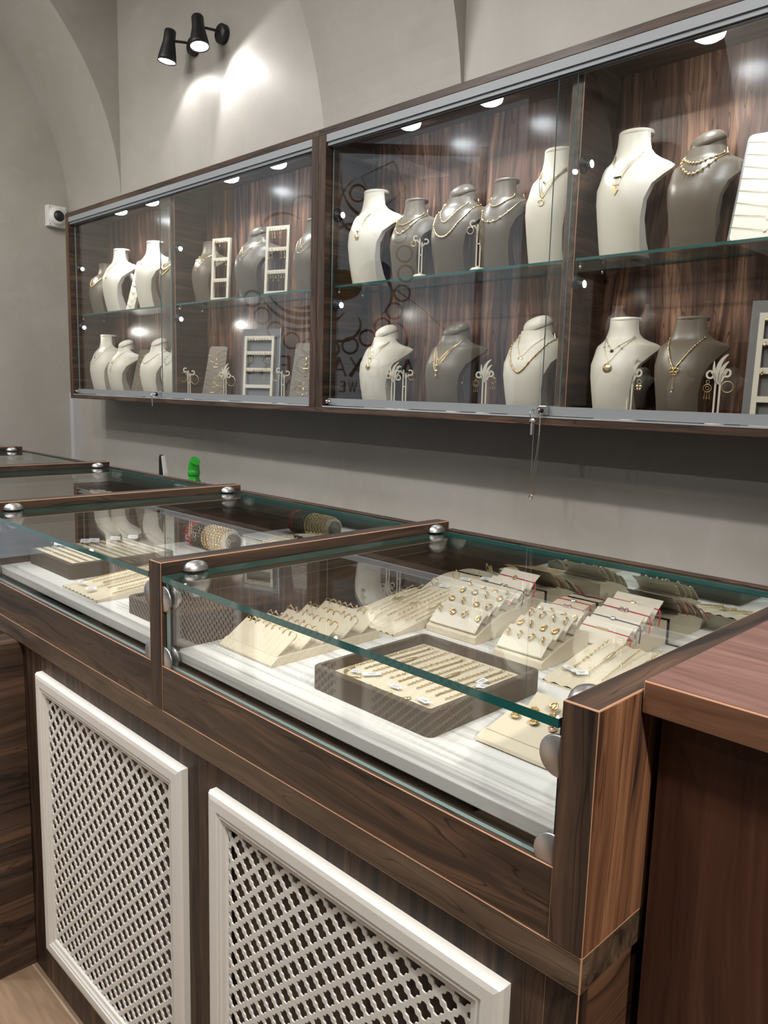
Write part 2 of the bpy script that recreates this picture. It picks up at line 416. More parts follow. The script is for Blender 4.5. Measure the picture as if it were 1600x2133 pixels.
# ============================================================ ROOM SHELL
YW = 2.075
XL = -4.76
struct(MB().box(-6.6, 1.7, -1.75, 2.3, -.05, 0), 'floor', FLOOR)
struct(MB().box(-6.6, 1.7, -1.75, 2.3, 3.75, 3.85), 'ceiling', PLASTER)
struct(MB().box(XL-.12, 1.7, YW, YW+.15, 0, 3.75), 'wall_back', PLASTER)
struct(MB().box(XL-.12, XL, .50, YW, 0, 3.75), 'wall_left', PLASTER)
struct(MB().box(1.5, 1.62, -1.6, YW, 0, 3.75), 'wall_right', PLASTER)
struct(MB().box(-3.9, 1.5, -1.72, -1.60, 0, 3.75), 'wall_front', PLASTER)
struct(MB().box(XL-.02+.02, XL+.045, YW-.035, YW, 0, 1.36), 'trim_1', GREYTR)
def arch(name, x0, x1, zs):
    R = 1.33; n = 40
    prof = [(YW+.001, zs-.06)]
    for i in range(n+1):
        a = (PI/2)*i/n
        prof.append((YW-R+R*math.cos(a), zs+R*math.sin(a)))
    prof += [(YW-R, 3.75), (YW+.001, 3.75)]
    m = MB().prism(prof, 0, x0, x1)
    # front half of the vault carried to the ceiling line
    prof2 = [(YW-R, 3.75), (YW-R, zs+R)]
    for i in range(1, n+1):
        a = PI/2+(PI/2)*i/n
        prof2.append((YW-R+R*math.cos(a), zs+R*math.sin(a)))
    prof2 += [(-1.6, zs), (-1.6, 3.75)]
    if x0 > -3: m.prism(prof2, 0, x0, x1)
    return struct(m, name, PLASTER)
arch('trim_2', XL, -4.115, 2.34)
arch('trim_3', -2.452, -1.774, 2.22)
arch('trim_4', -.10, .58, 2.22)
area('ceiling_fill_middle', (-3.25, .3, 3.6), (-3.25, .5, 0), 26, .9, .4, (1, .95, .89))  # added overhead fill between the arches, not a real panel
area('ceiling_fill_right', (-.95, .3, 3.6), (-.95, .5, 0), 22, .9, .4, (1, .95, .89))  # added overhead fill on the right, not a real panel

# angled shop window with the shop sign printed on it
win = empty('window_1', (-4.93, -.49, 0), None, None); win['kind'] = 'structure'
win.rotation_euler = (0, 0, math.atan2(.7102, -.7037))
WW = 1.15
fr = MB()
for a, b in ((-WW-.06, -WW), (WW, WW+.06)): fr.box(a, b, -.03, .03, 0, 3.3)
fr.box(-WW, WW, -.03, .03, 3.24, 3.3); fr.box(-WW, WW, -.03, .03, 0, .12)
fr.build('window_frame', BLACK, win)
pn = MB().pane(-WW, WW, -.004, .004, .12, 3.24, 1)
pn.build('window_pane', [GLASS, GEDGE], win)
def letter_bars(ch):
    """thin and thick strokes of a roman capital in a unit box: (points, width)"""
    T, t = .20, .09
    D = {
     'A': ([((.04, 0), (.5, 1)), t], [((.5, 1), (.96, 0)), T], [((.22, .36), (.80, .36)), t]),
     'L': ([((.2, 0), (.2, 1)), T], [((.2, .03), (.82, .03)), t], [((.82, .0), (.82, .22)), t]),
     'E': ([((.2, 0), (.2, 1)), T], [((.2, .03), (.8, .03)), t], [((.2, .97), (.78, .97)), t], [((.2, .52), (.68, .52)), t], [((.8, 0), (.8, .2)), t]),
     'X': ([((.08, 1), (.92, 0)), T], [((.9, 1), (.08, 0)), t]),
     'N': ([((.1, 0), (.1, 1)), t], [((.1, 1), (.9, 0)), T], [((.9, 0), (.9, 1)), t]),
     'D': ([((.16, 0), (.16, 1)), T], [tuple((.3+.55*math.sin(PI*i/10), .97-.94*(i/10 if 0 else (1-math.cos(PI*i/10))/2)) for i in range(11)), .10], [((.16, .97), (.32, .97)), t], [((.16, .03), (.32, .03)), t]),
     'R': ([((.16, 0), (.16, 1)), T], [tuple((.3+.45*math.sin(PI*i/8), .97-.47*(1-math.cos(PI*i/8))/2) for i in range(9)), .09], [((.16, .97), (.32, .97)), t], [((.16, .5), (.32, .5)), t], [((.45, .5), (.92, 0)), T]),
     'S': ([((.78, .80), (.70, .93), (.5, .98), (.3, .92), (.22, .76), (.32, .6), (.55, .48), (.76, .36), (.8, .2), (.68, .05), (.45, .01), (.28, .07), (.2, .22)), .10],),
     'J': ([((.55, 1), (.55, .2), (.45, .0), (.25, -.1)), .12],),
     'W': ([((.02, 1), (.28, 0)), .12], [((.28, 0), (.5, 1)), t], [((.5, 1), (.74, 0)), .12], [((.74, 0), (.98, 1)), t]),
     'Y': ([((.08, 1), (.5, .5)), .13], [((.92, 1), (.5, .5)), t], [((.5, .5), (.5, 0)), .13]),
    }
    return D[ch]
def lettering(mb, text, u0, z0, h, adv, y):
    for i, ch in enumerate(text):
        for pts, wd in letter_bars(ch):
            mb.strip([(u0+(i*adv+p[0]*.8)*h, z0+p[1]*h) for p in pts], wd*h, y-.0015, y)
lt = MB()
lettering(lt, 'ALEXANDERS', -.70, 1.525, .150, .925, -.005)
lt.build('lettering', PRINT, win)
l2 = MB(); lettering(l2, 'JEWELLERY', -.40, 1.40, .085, 1.0, -.005); l2.build('lettering', PRINT, win)
lg = MB()
cx, cz = .02, 2.36
for i in range(17):                      # broken ring of pearls
    a = PI*(.62+1.0*i/16*1.25)
    lg.torus((cx+.62*math.cos(a), -.006, cz+.62*math.sin(a)), .062, .009, 1, 20, 4)
for r, a0, a1 in ((.30, 200, 330), (.36, 210, 335), (.42, 220, 300), (.25, 190, 290)):
    lg.strip([(cx+.18+r*math.cos(math.radians(a)), cz-.06+r*math.sin(math.radians(a))) for a in range(a0, a1, 8)], .020, -.008, -.005, wf=lambda t: .3+1.5*math.sin(PI*t))
def swirl(x, z, s, a, mi=0):
    pts = []
    for k in range(16):
        t = k/15; r = s*(.15+.85*t); q = a+2.4*t
        pts.append((x+r*math.cos(q), z+r*math.sin(q)))
    lg.strip(pts, .014, -.008, -.005, wf=lambda t: .3+1.4*math.sin(PI*t))
for x, z, s, a in ((-.2, -.35, .3, 3.4), (-.35, -.1, .26, 2.0), (-.1, .15, .3, .4), (-.3, .35, .35, 5.2), (.25, .42, .3, 1.2), (.42, .2, .28, .1), (-.5, -.42, .4, 2.9), (-.45, .55, .4, 4.4)):
    swirl(cx+x, cz+z, s, a)
lg.strip([(cx-.55, cz-.15), (cx-.75, cz-.28), (cx-.95, cz-.45)], .008, -.008, -.005)
lg.strip([(cx-.60, cz+.62), (cx-.40, cz+.45), (cx-.25, cz+.7), (cx-.5, cz+.82), (cx-.6, cz+.62)], .007, -.008, -.005)
lg.build('emblem', PRINT, win)
for (x, z, r, mat) in ((-.38, -.02, .13, PRINTB), (-.12, -.12, .16, PRINTY)):
    MB().prism([(cx+x+r*math.cos(2*PI*i/18), cz+z+.75*r*math.sin(2*PI*i/18)) for i in range(18)], 1, -.0045, -.004).build('emblem', mat, win)

# ============================================================ DISPLAY COUNTER
YF, YB = .643, 1.375
def grille(par, x0, x1, z0, z1, yf, sgn=-1):
    """white moulded frame with a pierced lattice; sgn -1 faces -y"""
    prof = [(0, 0), (0, .012), (.003, .0165), (.010, .018), (.026, .018), (.029, .0155), (.033, .0165), (.037, .0135), (.044, .012), (.047, .008), (.048, .003)]
    m = MB(); rings = []
    for ins, d in prof:
        y = yf+sgn*d
        rings.append([(x0+ins, y, z0+ins), (x1-ins, y, z0+ins), (x1-ins, y, z1-ins), (x0+ins, y, z1-ins)])
    for a, b in zip(rings[:-1], rings[1:]):
        m.add(a+b, [(i, (i+1) % 4, 4+(i+1) % 4, 4+i) if sgn < 0 else (i, 4+i, 4+(i+1) % 4, (i+1) % 4) for i in range(4)])
    f = m.build('grille_frame', PAINT, par)
    l = MB(); px, pz = .0385, .0365
    xi0, xi1, zi0, zi1 = x0+.046, x1-.046, z0+.046, z1-.046
    ax, az = px/2, pz/2
    hole = []
    for c_, s_ in ((1, 0), (0, 1), (-1, 0), (0, -1)):
        for a, b in ((.0125, 0), (.0112, .0042), (.0060, .0060), (.0042, .0112)):
            hole.append((a*c_-b*s_, a*s_+b*c_))
    out = []
    for k in range(16):
        q, t = divmod(k, 4); t /= 4
        c = [(ax, 0), (0, az), (-ax, 0), (0, -az), (ax, 0)]
        out.append((c[q][0]*(1-t)+c[q+1][0]*t, c[q][1]*(1-t)+c[q+1][1]*t))
    nx = int((xi1-xi0)/px)+1; nz = int((zi1-zi0)/pz)+1
    ox = xi0+((xi1-xi0)-(nx-1)*px)/2; oz = zi1-.002
    y1, y2 = yf+sgn*.0085, yf+sgn*.0062
    for half in (0, 1):
        for i in range(-1, nx+1):
            for j in range(-1, nz+1):
                X = ox+(i+half*.5)*px; Z = oz-(j+half*.5)*pz
                if X < xi0-.012 or X > xi1+.012 or Z < zi0-.012 or Z > zi1+.012: continue
                cl = lambda p: (min(max(p[0], xi0-.001), xi1+.001), min(max(p[1], zi0-.001), zi1+.001))
                O = [cl((X+a, Z+b)) for a, b in out]; Hh = [cl((X+a, Z+b)) for a, b in hole]
                vs = [(p[0], y1, p[1]) for p in O]+[(p[0], y1, p[1]) for p in Hh]+[(p[0], y2, p[1]) for p in Hh]
                fs = []
                for k in range(16):
                    n_ = (k+1) % 16
                    fs += [(k, n_, 16+n_, 16+k), (16+k, 16+n_, 32+n_, 32+k)]
                l.add(vs, fs)
    l.build('lattice', PAINT, f)
    return f
def base_cabinet(x0, x1, label, gx0, gx1, end=False):
    t = empty('base_cabinet', (0, 0, 0), label, 'cabinet', 'base cabinets under the jewellery counter')
    MB().box(x0, x1-(.041 if end else 0), .655, 1.34, .0, .823).build('carcass', WZ, t)
    if end:
        MB().box(x1-.041, x1, .655, .673, 0, .823).build('corner_post', WZ, t, bevel=.0012, bevel_mat=1).data.materials.append(EDGE)
        MB().box(x1-.0405, x1-.0005, .674, 1.34, 0, .823).build('end_panel', WY2, t)
    grille(t, gx0, gx1, .104, .778, .655)
    return t
WY2 = wood('zebra_veneer_end', 1, (.035, .02, .014), (.12, .062, .036), (.24, .13, .075), seed=11, k=.55, wob=1.4)
base_cabinet(-1.075, -.360, 'dark wood base cabinet with white lattice grille at the corner nearest the viewer', -1.022, -.442, True)
base_cabinet(-1.825, -1.0755, 'dark wood base cabinet with white lattice grille, left of the corner one', -1.722, -1.108)
pl = tag(MB().box(-1.905, -1.826, .567, .655, 0, .8225).build('counter_leg', WY, bevel=.001), 'dark wood leg panel standing out under the counter at the far left', 'leg')
bt = empty('base_cabinet', (0, 0, 0), 'plain dark wood base cabinet farther along the counter, left of the standing leg panel', 'cabinet', 'base cabinets under the jewellery counter')
MB().box(-4.6, -1.907, .655, 1.34, 0, .823).build('carcass', WZ, bt)
ws = MB().box(-4.62, -.353, YF, YB, .8235, .8645).build('worktop', [WXG, EDGE], bevel=.0014, bevel_mat=1)
tag(ws, 'long dark striped wood worktop slab carrying the glass display cases', 'worktop')
DIV = [(-.392, -.353), (-1.204, -1.167), (-2.037, -2.0), (-2.905, -2.868), (-3.774, -3.737), (-4.62, -4.583)]
WHO = ['nearest glass counter display case, beside the reddish cabinet', 'second glass counter display case, with the bangles inside', 'third glass counter display case toward the left wall', 'fourth glass counter display case toward the left wall', 'farthest glass counter display case by the left wall']
def cut(m, x, par):
    # the fittings are cut flat where they meet the wood panel
    lo, hi = par['lo'], par['hi']
    m.v = [(min(max(p[0], lo), hi), p[1], p[2]) for p in m.v]
def clamp_top(par, x, y):
    m = MB(); n = 18
    # domed half-egg cap on the glass, flat cup under it
    vs = []
    prof = [(1, 0), (.98, .25), (.88, .55), (.66, .82), (.36, .96), (0, 1)]
    for r, hh in prof:
        for i in range(n):
            a = 2*PI*i/n
            vs.append((x-.002+.017*r*math.cos(a), y+.024*r*math.sin(a), 1.101+.002+.0155*hh))
    fs = [(j*n+i, j*n+(i+1) % n, (j+1)*n+(i+1) % n, (j+1)*n+i) for j in range(5) for i in range(n)]
    m.add(vs, fs, 0, True)
    m.box(x-.014, x+.010, y-.014, y+.014, 1.1005, 1.1035, 1)
    vs = []
    for r, hh in prof:
        for i in range(n):
            a = 2*PI*i/n
            vs.append((x+.002+.021*r*math.cos(a), y+.027*r*math.sin(a), 1.0885-.035*hh))
    m.add(vs, [(j*n+i, (j+1)*n+i, (j+1)*n+(i+1) % n, j*n+(i+1) % n) for j in range(5) for i in range(n)], 0, True)
    cut(m, x, par)
    return m.build('glass_clamp', [SATIN, BLACK], par)
def disc_clamp(par, x, z, sgn):
    M = None
    m = MB()
    # lens-shaped plate against the outer face of the glass, chrome boss inside
    m.lathe([(.0, -.0050), (.021, -.0045), (.0225, -.003), (.021, -.0015), (0, -.0012)], (x, .6495, z), 1, 28)
    m.lathe([(.010, 0), (.020, .001), (.020, .007), (.010, .0075)], (x, .6575, z), 1, 22)
    m.lathe([(.016, .008), (.016, .013), (.008, .014), (.004, .02), (.0, .021)], (x, .6575, z), 1, 18)
    cut(m, x, par)
    return m.build('disc_clamp', SATIN, par)
for k in range(5):
    xr = DIV[k][0]; xl = DIV[k+1][1]
    t = empty('display_case', (0, 0, 0), WHO[k], 'display case', 'glass display cases on the counter')
    t['lo'] = xl+.0003; t['hi'] = xr-.0003
    sp = MB()
    x0, x1 = DIV[k+1]
    sp.box(x0, x1, YF-.0005, YB, .865, 1.1214)
    so = sp.build('side_panel', [WY, EDGE], t, bevel=.0013, bevel_mat=1)
    po = MB().box(x0+.0004, x1-.0004, YF-.0012, YF-.0004, .866, 1.1203).build('front_edge', WZ, so)
    if k == 0:
        x0, x1 = DIV[0]
        so = MB().box(x0, x1, YF-.0005, YB, .865, 1.1214).build('side_panel', [WY, EDGE], t, bevel=.0015, bevel_mat=1)
        MB().box(x0+.0006, x1-.0006, YF-.0012, YF-.0004, .866, 1.120).build('front_edge', WZ, so)
        MB().box(x1, x1+.0007, YF+.0008, YB, .866, 1.1200).build('outer_face', WZ_LIT, so)  # side light painted on as a brighter sheet of veneer
    MB().box(xl, xr, YF, YF+.018, .865, .944).build('fascia', [WX, EDGE], t, bevel=.001, bevel_mat=1)
    MB().box(xl, xr, YF+.0185, YB-.02, .865, .872).build('case_floor', DARK, t)
    g1 = MB().pane(xl+.004, xr-.004, .643, 1.359, 1.0900, 1.1000, 2).build('glass_top', [GLASS, GEDGE], t)
    g2 = MB().pane(xl+.006, xr-.006, .6500, .6565, .9445, 1.0895, 1).build('glass_front', [GLASS, GEDGE2], t)
    MB().box(xl+.004, xr-.004, .668, 1.356, .9495, .968).build('platform', [WHITEWOOD], t, bevel=.0015)
    for xx in (xl+.03, xr-.05):
        MB().box(xx, xx+.02, .70, 1.33, .8722, .949).build('platform_bearer', DARK, t)
    MB().box(xl, xr, 1.3605, 1.365, .93, 1.0885).build('mirror', MIRROR, t)
    MB().box(xl, xr, 1.3655, 1.386, .865, 1.1035).build('back_panel', [WX], t, bevel=.001)
    clamp_top(t, xl+.006, .706); clamp_top(t, xl+.006, 1.325)
    clamp_top(t, xr-.006, .700)
    for z in (1.060, .955):
        disc_clamp(t, xl+.004, z, 1); disc_clamp(t, xr-.004, z, -1)

# reddish walnut cabinet at the right edge
rc = empty('walnut_cabinet', (0, 0, 0), 'reddish brown walnut cabinet with thick top at the right edge of the photo', 'cabinet')
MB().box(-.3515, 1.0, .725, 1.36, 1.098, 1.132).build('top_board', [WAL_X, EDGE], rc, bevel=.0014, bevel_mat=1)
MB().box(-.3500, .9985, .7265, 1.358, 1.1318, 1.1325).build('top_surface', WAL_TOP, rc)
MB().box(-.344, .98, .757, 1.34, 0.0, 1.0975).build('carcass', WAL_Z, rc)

# ============================================================ WALL CABINETS
CY0, CY1 = 1.841, 2.070
CZ0, CZ1 = 1.333, 2.290
SHZ = 1.775
IFZ = 1.352
def downlight(par, x):
    y = 1.918
    o = MB().lathe([(.038, 0), (.039, -.005), (.036, -.011), (.033, -.012)], (x, y, 2.2675), 2, 32).build('downlight', CHROME, par)
    MB().lathe([(.037, -.010), (.034, -.020), (.022, -.027), (.0, -.029)], (x, y, 2.2675), 2, 32).build('lens', LAMPM, o)
    spot('downlight_beam', (x, y, 2.232), (x, y+.015, 1.3), 6.6, 118, .55, .028, (.86, .92, 1.0))
def side_spot(par, x, z, s=1):
    y = 1.9
    M = None
    o = MB().lathe([(.0, 0), (.0205, .0), (.0225, .003), (.020, .007), (.010, .009), (.009, .016)], (x, y, z), 0, 26).build('side_spotlight', BLACK, par)
    o2 = MB().lathe([(.0, .014), (.0085, .014), (.0105, .020), (.0105, .028), (.0095, .0285)], (x, y-.003, z-.004), 0, 20).build('lamp_head', BLACK, o)
    MB().lathe([(.0095, .0288), (.006, .0305), (0, .031)], (x, y-.003, z-.004), 0, 20).build('side_spotlight_lens', LAMPW, par)
    spot('side_spot_beam', (x+.036, y-.003, z-.004), (x+.30, y+.05, z-.10), 1.25, 75, .6, .01, (1, .96, .88))
def wall_cabinet(x0, x1, xd, label, lights, pane_split):
    t = empty('wall_display_cabinet', (0, 0, 0), label, 'display cabinet', 'lit wall cabinets with sliding glass doors')
    P = .037
    MB().box(x0, x1, CY0, CY1, CZ1-.022, CZ1).build('top_panel', [WX, EDGE], t, bevel=.0012)
    MB().box(x0, x1, CY0-.0005, CY1, CZ0, IFZ).build('bottom_panel', WX, t, bevel=.001)
    MB().box(x0, x0+P, CY0, CY1, IFZ, CZ1-.0221).build('side_panel', [WY, EDGE], t, bevel=.001)
    MB().box(x0+.0006, x0+P-.0006, CY0-.0008, CY0-.0001, IFZ+.001, CZ1-.0225).build('side_panel_edge', WZ, t)
    MB().box(x1-P, x1, CY0, CY1, IFZ, CZ1-.0221).build('side_panel', [WY, EDGE], t, bevel=.001)
    MB().box(x1-P+.0006, x1-.0006, CY0-.0008, CY0-.0001, IFZ+.001, CZ1-.0225).build('side_panel_edge', WZ, t)
    MB().box(x0+P, x1-P, 2.052, CY1, IFZ, CZ1-.0221).build('back_panel', WBACK, t)
    MB().box(xd-.036, xd, 1.8850, 2.0515, IFZ, CZ1-.0221).build('divider', [WY, EDGE], t, bevel=.0012, bevel_mat=1)
    MB().box(x0+P, x1-P, CY0+.001, CY0+.006, 2.2435, 2.2675).build('top_rail', ALU, t)
    tr = MB()
    for a, b, z in ((1.848, 1.8525, 2.232), (1.8605, 1.8665, 2.232), (1.8775, 1.8805, 2.232)): tr.box(x0+P, x1-P, a, b, z, 2.2675)
    tr.box(x0+P, x1-P, 1.8472, 1.8807, 2.262, 2.2676)
    tr.build('top_track', ALU2, t)
    br = MB()
    br.box(x0+P, x1-P, CY0-.002, CY0+.004, 1.3525, 1.3565); br.box(x0+P, x1-P, CY0+.004, 1.880, 1.3525, 1.3555)
    br.build('bottom_track', plain_alu, t)
    pn = []
    for j, (a, b, y) in enumerate(pane_split):
        g = MB().pane(a, b, y, y+.005, 1.3595, 2.255, 1).build('sliding_door', [GLASSR, GEDGE2], t)
        MB().box(a, b, y-.0075, y-.0008, 1.3583, 1.3835).build('door_rail', ALU, g)
    for a, b in ((x0+P, xd-.036), (xd, x1-P)):
        s = MB().pane(a+.003, b-.003, 1.8865, 2.046, 1.7680, SHZ, 2).build('glass_shelf', [GLASS, GEDGE], t)
        for xx, sg in ((a+.0005, 1), (b-.0105, -1)):
            for yy in (1.905, 2.02):
                MB().box(xx, xx+.010, yy-.004, yy+.004, 1.757, 1.7677).ball((xx+.006 if sg > 0 else xx+.004, yy, 1.7545), .006, 10).build('shelf_pin', CHROME, t)
    for x in lights: downlight(t, x)
    for x in (x0+P, xd):
        for z in (2.015, 1.712): side_spot(t, x, z)
    return t
plain_alu = plain('bright_aluminium', (.62, .66, .70), .3, .7)
wl = wall_cabinet(-4.28, -2.2115, -3.250, 'left lit wall cabinet with earring frames and necklace busts behind glass', (-3.825, -3.515, -2.866, -2.551), [(-4.238, -3.262, 1.8705), (-3.325, -2.251, 1.8555)])
wr = wall_cabinet(-2.2105, .020, -1.202, 'right lit wall cabinet with the hanging keychain on its lock', (-1.858, -1.535, -.896, -.560), [(-2.170, -1.214, 1.8705), (-1.262, -.020, 1.8555)])
def lock(par, x):
    o = MB().box(x-.012, x+.012, 1.8325, 1.8475, 1.3592, 1.385).build('lock', CHROME, par, bevel=.0015)
    MB().lathe([(.0, -.006), (.0075, -.006), (.0085, -.003), (.0085, 0)], (x-.007, 1.832, 1.373), 1, 20).build('lock_cylinder', BLACK, o)
    MB().lathe([(.0, -.0075), (.0045, -.0075), (.0045, -.006)], (x-.007, 1.832, 1.373), 1, 14).build('lock_keyhole', CHROME, o)
    return o
lock(wr, -1.240); lock(wl, -3.330)
def knobs(par, x):
    m = MB().lathe([(.0, -.014), (.006, -.012), (.008, -.007), (.005, -.002), (.003, 0)], (x+.012, 1.8605, 1.372), 1, 16)
    m.ball((x+.036, 1.846, 1.371), .0075, 12)
    m.tube([(x+.012, 1.848, 1.371), (x+.036, 1.846, 1.371)], .003, 6)
    m.build('door_stop', CHROME, par)
knobs(wr, -2.1755); knobs(wl, -4.2460)

# ============================================================ NECKLACE BUSTS
# rows: height fraction, half width, front y, sweep back at the sides, depth at the middle, depth at the edge
BT = [(0.00, .057, -.020, .016, .064, .060), (.12, .057, -.034, .018, .048, .044), (.28, .059, -.048, .022, .036, .030),
      (.42, .065, -.054, .028, .028, .024), (.54, .075, -.050, .042, .026, .022), (.63, .087, -.037, .068, .030, .021),
      (.69, .0965, -.026, .086, .036, .016), (.725, .097, -.018, .094, .040, .012), (.75, .086, -.010, .086, .046, .009),
      (.775, .069, -.002, .060, .062, .005), (.80, .058, .002, .046, .070, .003), (.84, .0495, .005, .036, .076, .001),
      (.90, .0450, .007, .034, .076, .0005), (.975, .0435, .008, .033, .075, .0005)]
def brow(t):
    for a, b in zip(BT[:-1], BT[1:]):
        if t <= b[0]:
            k = (t-a[0])/(b[0]-a[0]); k = max(0, k)
            return [a[i]*(1-k)+b[i]*k for i in range(6)]
    return list(BT[-1])
def bulge(u, t):
    """how far the surface falls back at lateral fraction u: flat sheet on the chest, oval on the neck"""
    k = min(1, max(0, (t-.70)/.12)); u = min(1, abs(u))
    return k*(1-math.sqrt(max(0, 1-u*u*.97)))+(1-k)*(.35*u*u+.65*u**3.2)
def bust_front(x, t, s=1.0):
    """front surface y at lateral x and height fraction t"""
    r = brow(t); u = min(1, abs(x)/(r[1]*s))
    return (r[2]+r[3]*bulge(u, t))*s
def bust_mesh(h, s, domed):
    m = MB(); nu = 20; rings = []
    ts = []
    for a, b in zip(BT[:-1], BT[1:]):
        ts += [a[0], (a[0]+b[0])/2]
    ts.append(BT[-1][0])
    if domed: ts = [t for t in ts if t < .87]+[.87]
    for t in ts:
        _, wd, f, bl, th, te = brow(t); ring = []
        for i in range(nu+1):
            q = -PI/2+PI*i/nu; u = math.sin(q)
            ring.append((u*wd*s, (f+bl*bulge(u, t))*s, t*h))
        for i in range(nu+1):
            q = PI/2-PI*i/nu; u = math.sin(q)*.985
            ring.append((u*wd*s, (f+bl*bulge(u, t)+te+(th-te)*(1-u*u))*s, t*h))
        rings.append(ring)
    n = len(rings[0]); vs = [p for r in rings for p in r]; fs = []
    for j in range(len(rings)-1):
        for i in range(n):
            k = (i+1) % n
            fs.append((j*n+i, j*n+k, (j+1)*n+k, (j+1)*n+i))
    m.add(vs, fs, 0, True)
    m.add(rings[0], [tuple(range(n))[::-1]]); m.add(rings[-1], [tuple(range(n))])
    return m
def bust_parts(t, h, s, domed, mat):
    b = bust_mesh(h, s, domed).build('bust_body', mat, t)
    e = b.modifiers.new('edge', 'EDGE_SPLIT'); e.split_angle = math.radians(36)
    if domed:
        m = MB(); n = 22; vs = []
        M = Matrix.Rotation(math.radians(-15), 4, 'Y') @ Matrix.Rotation(math.radians(17), 4, 'X')
        prof = [(.93, -.004), (1.03, -.003), (1.07, .001), (1.05, .007), (.96, .015), (.78, .022), (.5, .0265), (.2, .0285), (0, .0288)]
        for r, z in prof:
            for i in range(n):
                a = 2*PI*i/n; p = M @ Vector((r*.0415*s*math.cos(a), r*.0385*s*math.sin(a), z*s))
                vs.append((p[0], p[1]+.045*s, p[2]+.915*h))
        m.add(vs, [(j*n+i, j*n+(i+1) % n, (j+1)*n+(i+1) % n, (j+1)*n+i) for j in range(len(prof)-1) for i in range(n)], 0, True)
        m.build('neck_cap', mat, t)
        nk = MB(); vs = []
        for j in range(5):
            tt = j/4
            for i in range(n):
                a = 2*PI*i/n
                r0 = (.0445*s*math.cos(a), .0385*s*math.sin(a))
                p = M @ Vector((r0[0]*.93, r0[1]*1.08, -.004*s))
                q = (p[0], p[1]+.045*s, p[2]+.915*h)
                b0 = (r0[0]*1.03, r0[1]+.045*s, .85*h)
                vs.append(tuple(b0[k]*(1-tt)+q[k]*tt for k in range(3)))
        nk.add(vs, [(j*n+i, j*n+(i+1) % n, (j+1)*n+(i+1) % n, (j+1)*n+i) for j in range(4) for i in range(n)], 0, True)
        nk.build('neck', mat, t)
    else:
        MB().lathe([(0, .965*h), (.0440*s, .965*h), (.0455*s, .972*h), (.0457*s, .990*h), (.0440*s, .999*h), (0, 1.0*h)], (0, .0455*s, 0), 2, 26, M=Matrix.Diagonal((1, .86, 1, 1))).build('neck_rim', mat, t)
BUSTS = {}
def bust(kind, x, y, z, rz, label, h=None, s=None):
    """kind: w white flat neck, b taupe flat neck, wd white domed, bd taupe domed"""
    y -= .012 if y > 0 else 0
    H = h or {'w': .320, 'b': .265, 'wd': .282, 'bd': .277}[kind]; s = s or {'w': 1.0, 'b': .90, 'wd': .98, 'bd': 1.03}[kind]
    mat = IVORY if kind[0] == 'w' else TAUPE
    key = (kind, H, s)
    if key in BUSTS:
        t = copy_tree(BUSTS[key]); t.location = (x, y, z); t.rotation_euler = (0, 0, rz)
    else:
        t = empty('necklace_bust', (x, y, z), 'x', 'display bust', rz=rz)
        bust_parts(t, H, s, len(kind) > 1, mat); BUSTS[key] = t
    tag(t, label, 'display bust', 'necklace busts in the wall cabinets')
    return dict(x=x, y=y, z=z, rz=rz, h=H, s=s)
def chain_pts(b, wx, zt, zb, p, off=.0026, n=34, skew=0):
    pts = []
    for i in range(n+1):
        u = -1+2*i/n; x = u*wx*b['s']+skew*(1-u*u)*b['s']
        t = zb+(zt-zb)*abs(u)**p
        pts.append((x, bust_front(x, t, b['s'])-off, t*b['h']))
    # carry the ends up and round the neck
    r = brow(min(.86, zt+.05)); e = []
    for k in (1, 2, 3):
        tt = zt+.02*k; xx = max(.040, wx-.002*k)*b['s']
        e.append((xx, bust_front(min(xx, brow(tt)[1]*b['s']*.97), tt, b['s'])-off+.004*k, tt*b['h']))
    return [(-q[0], q[1], q[2]) for q in e[::-1]]+pts+e
NK = [0]
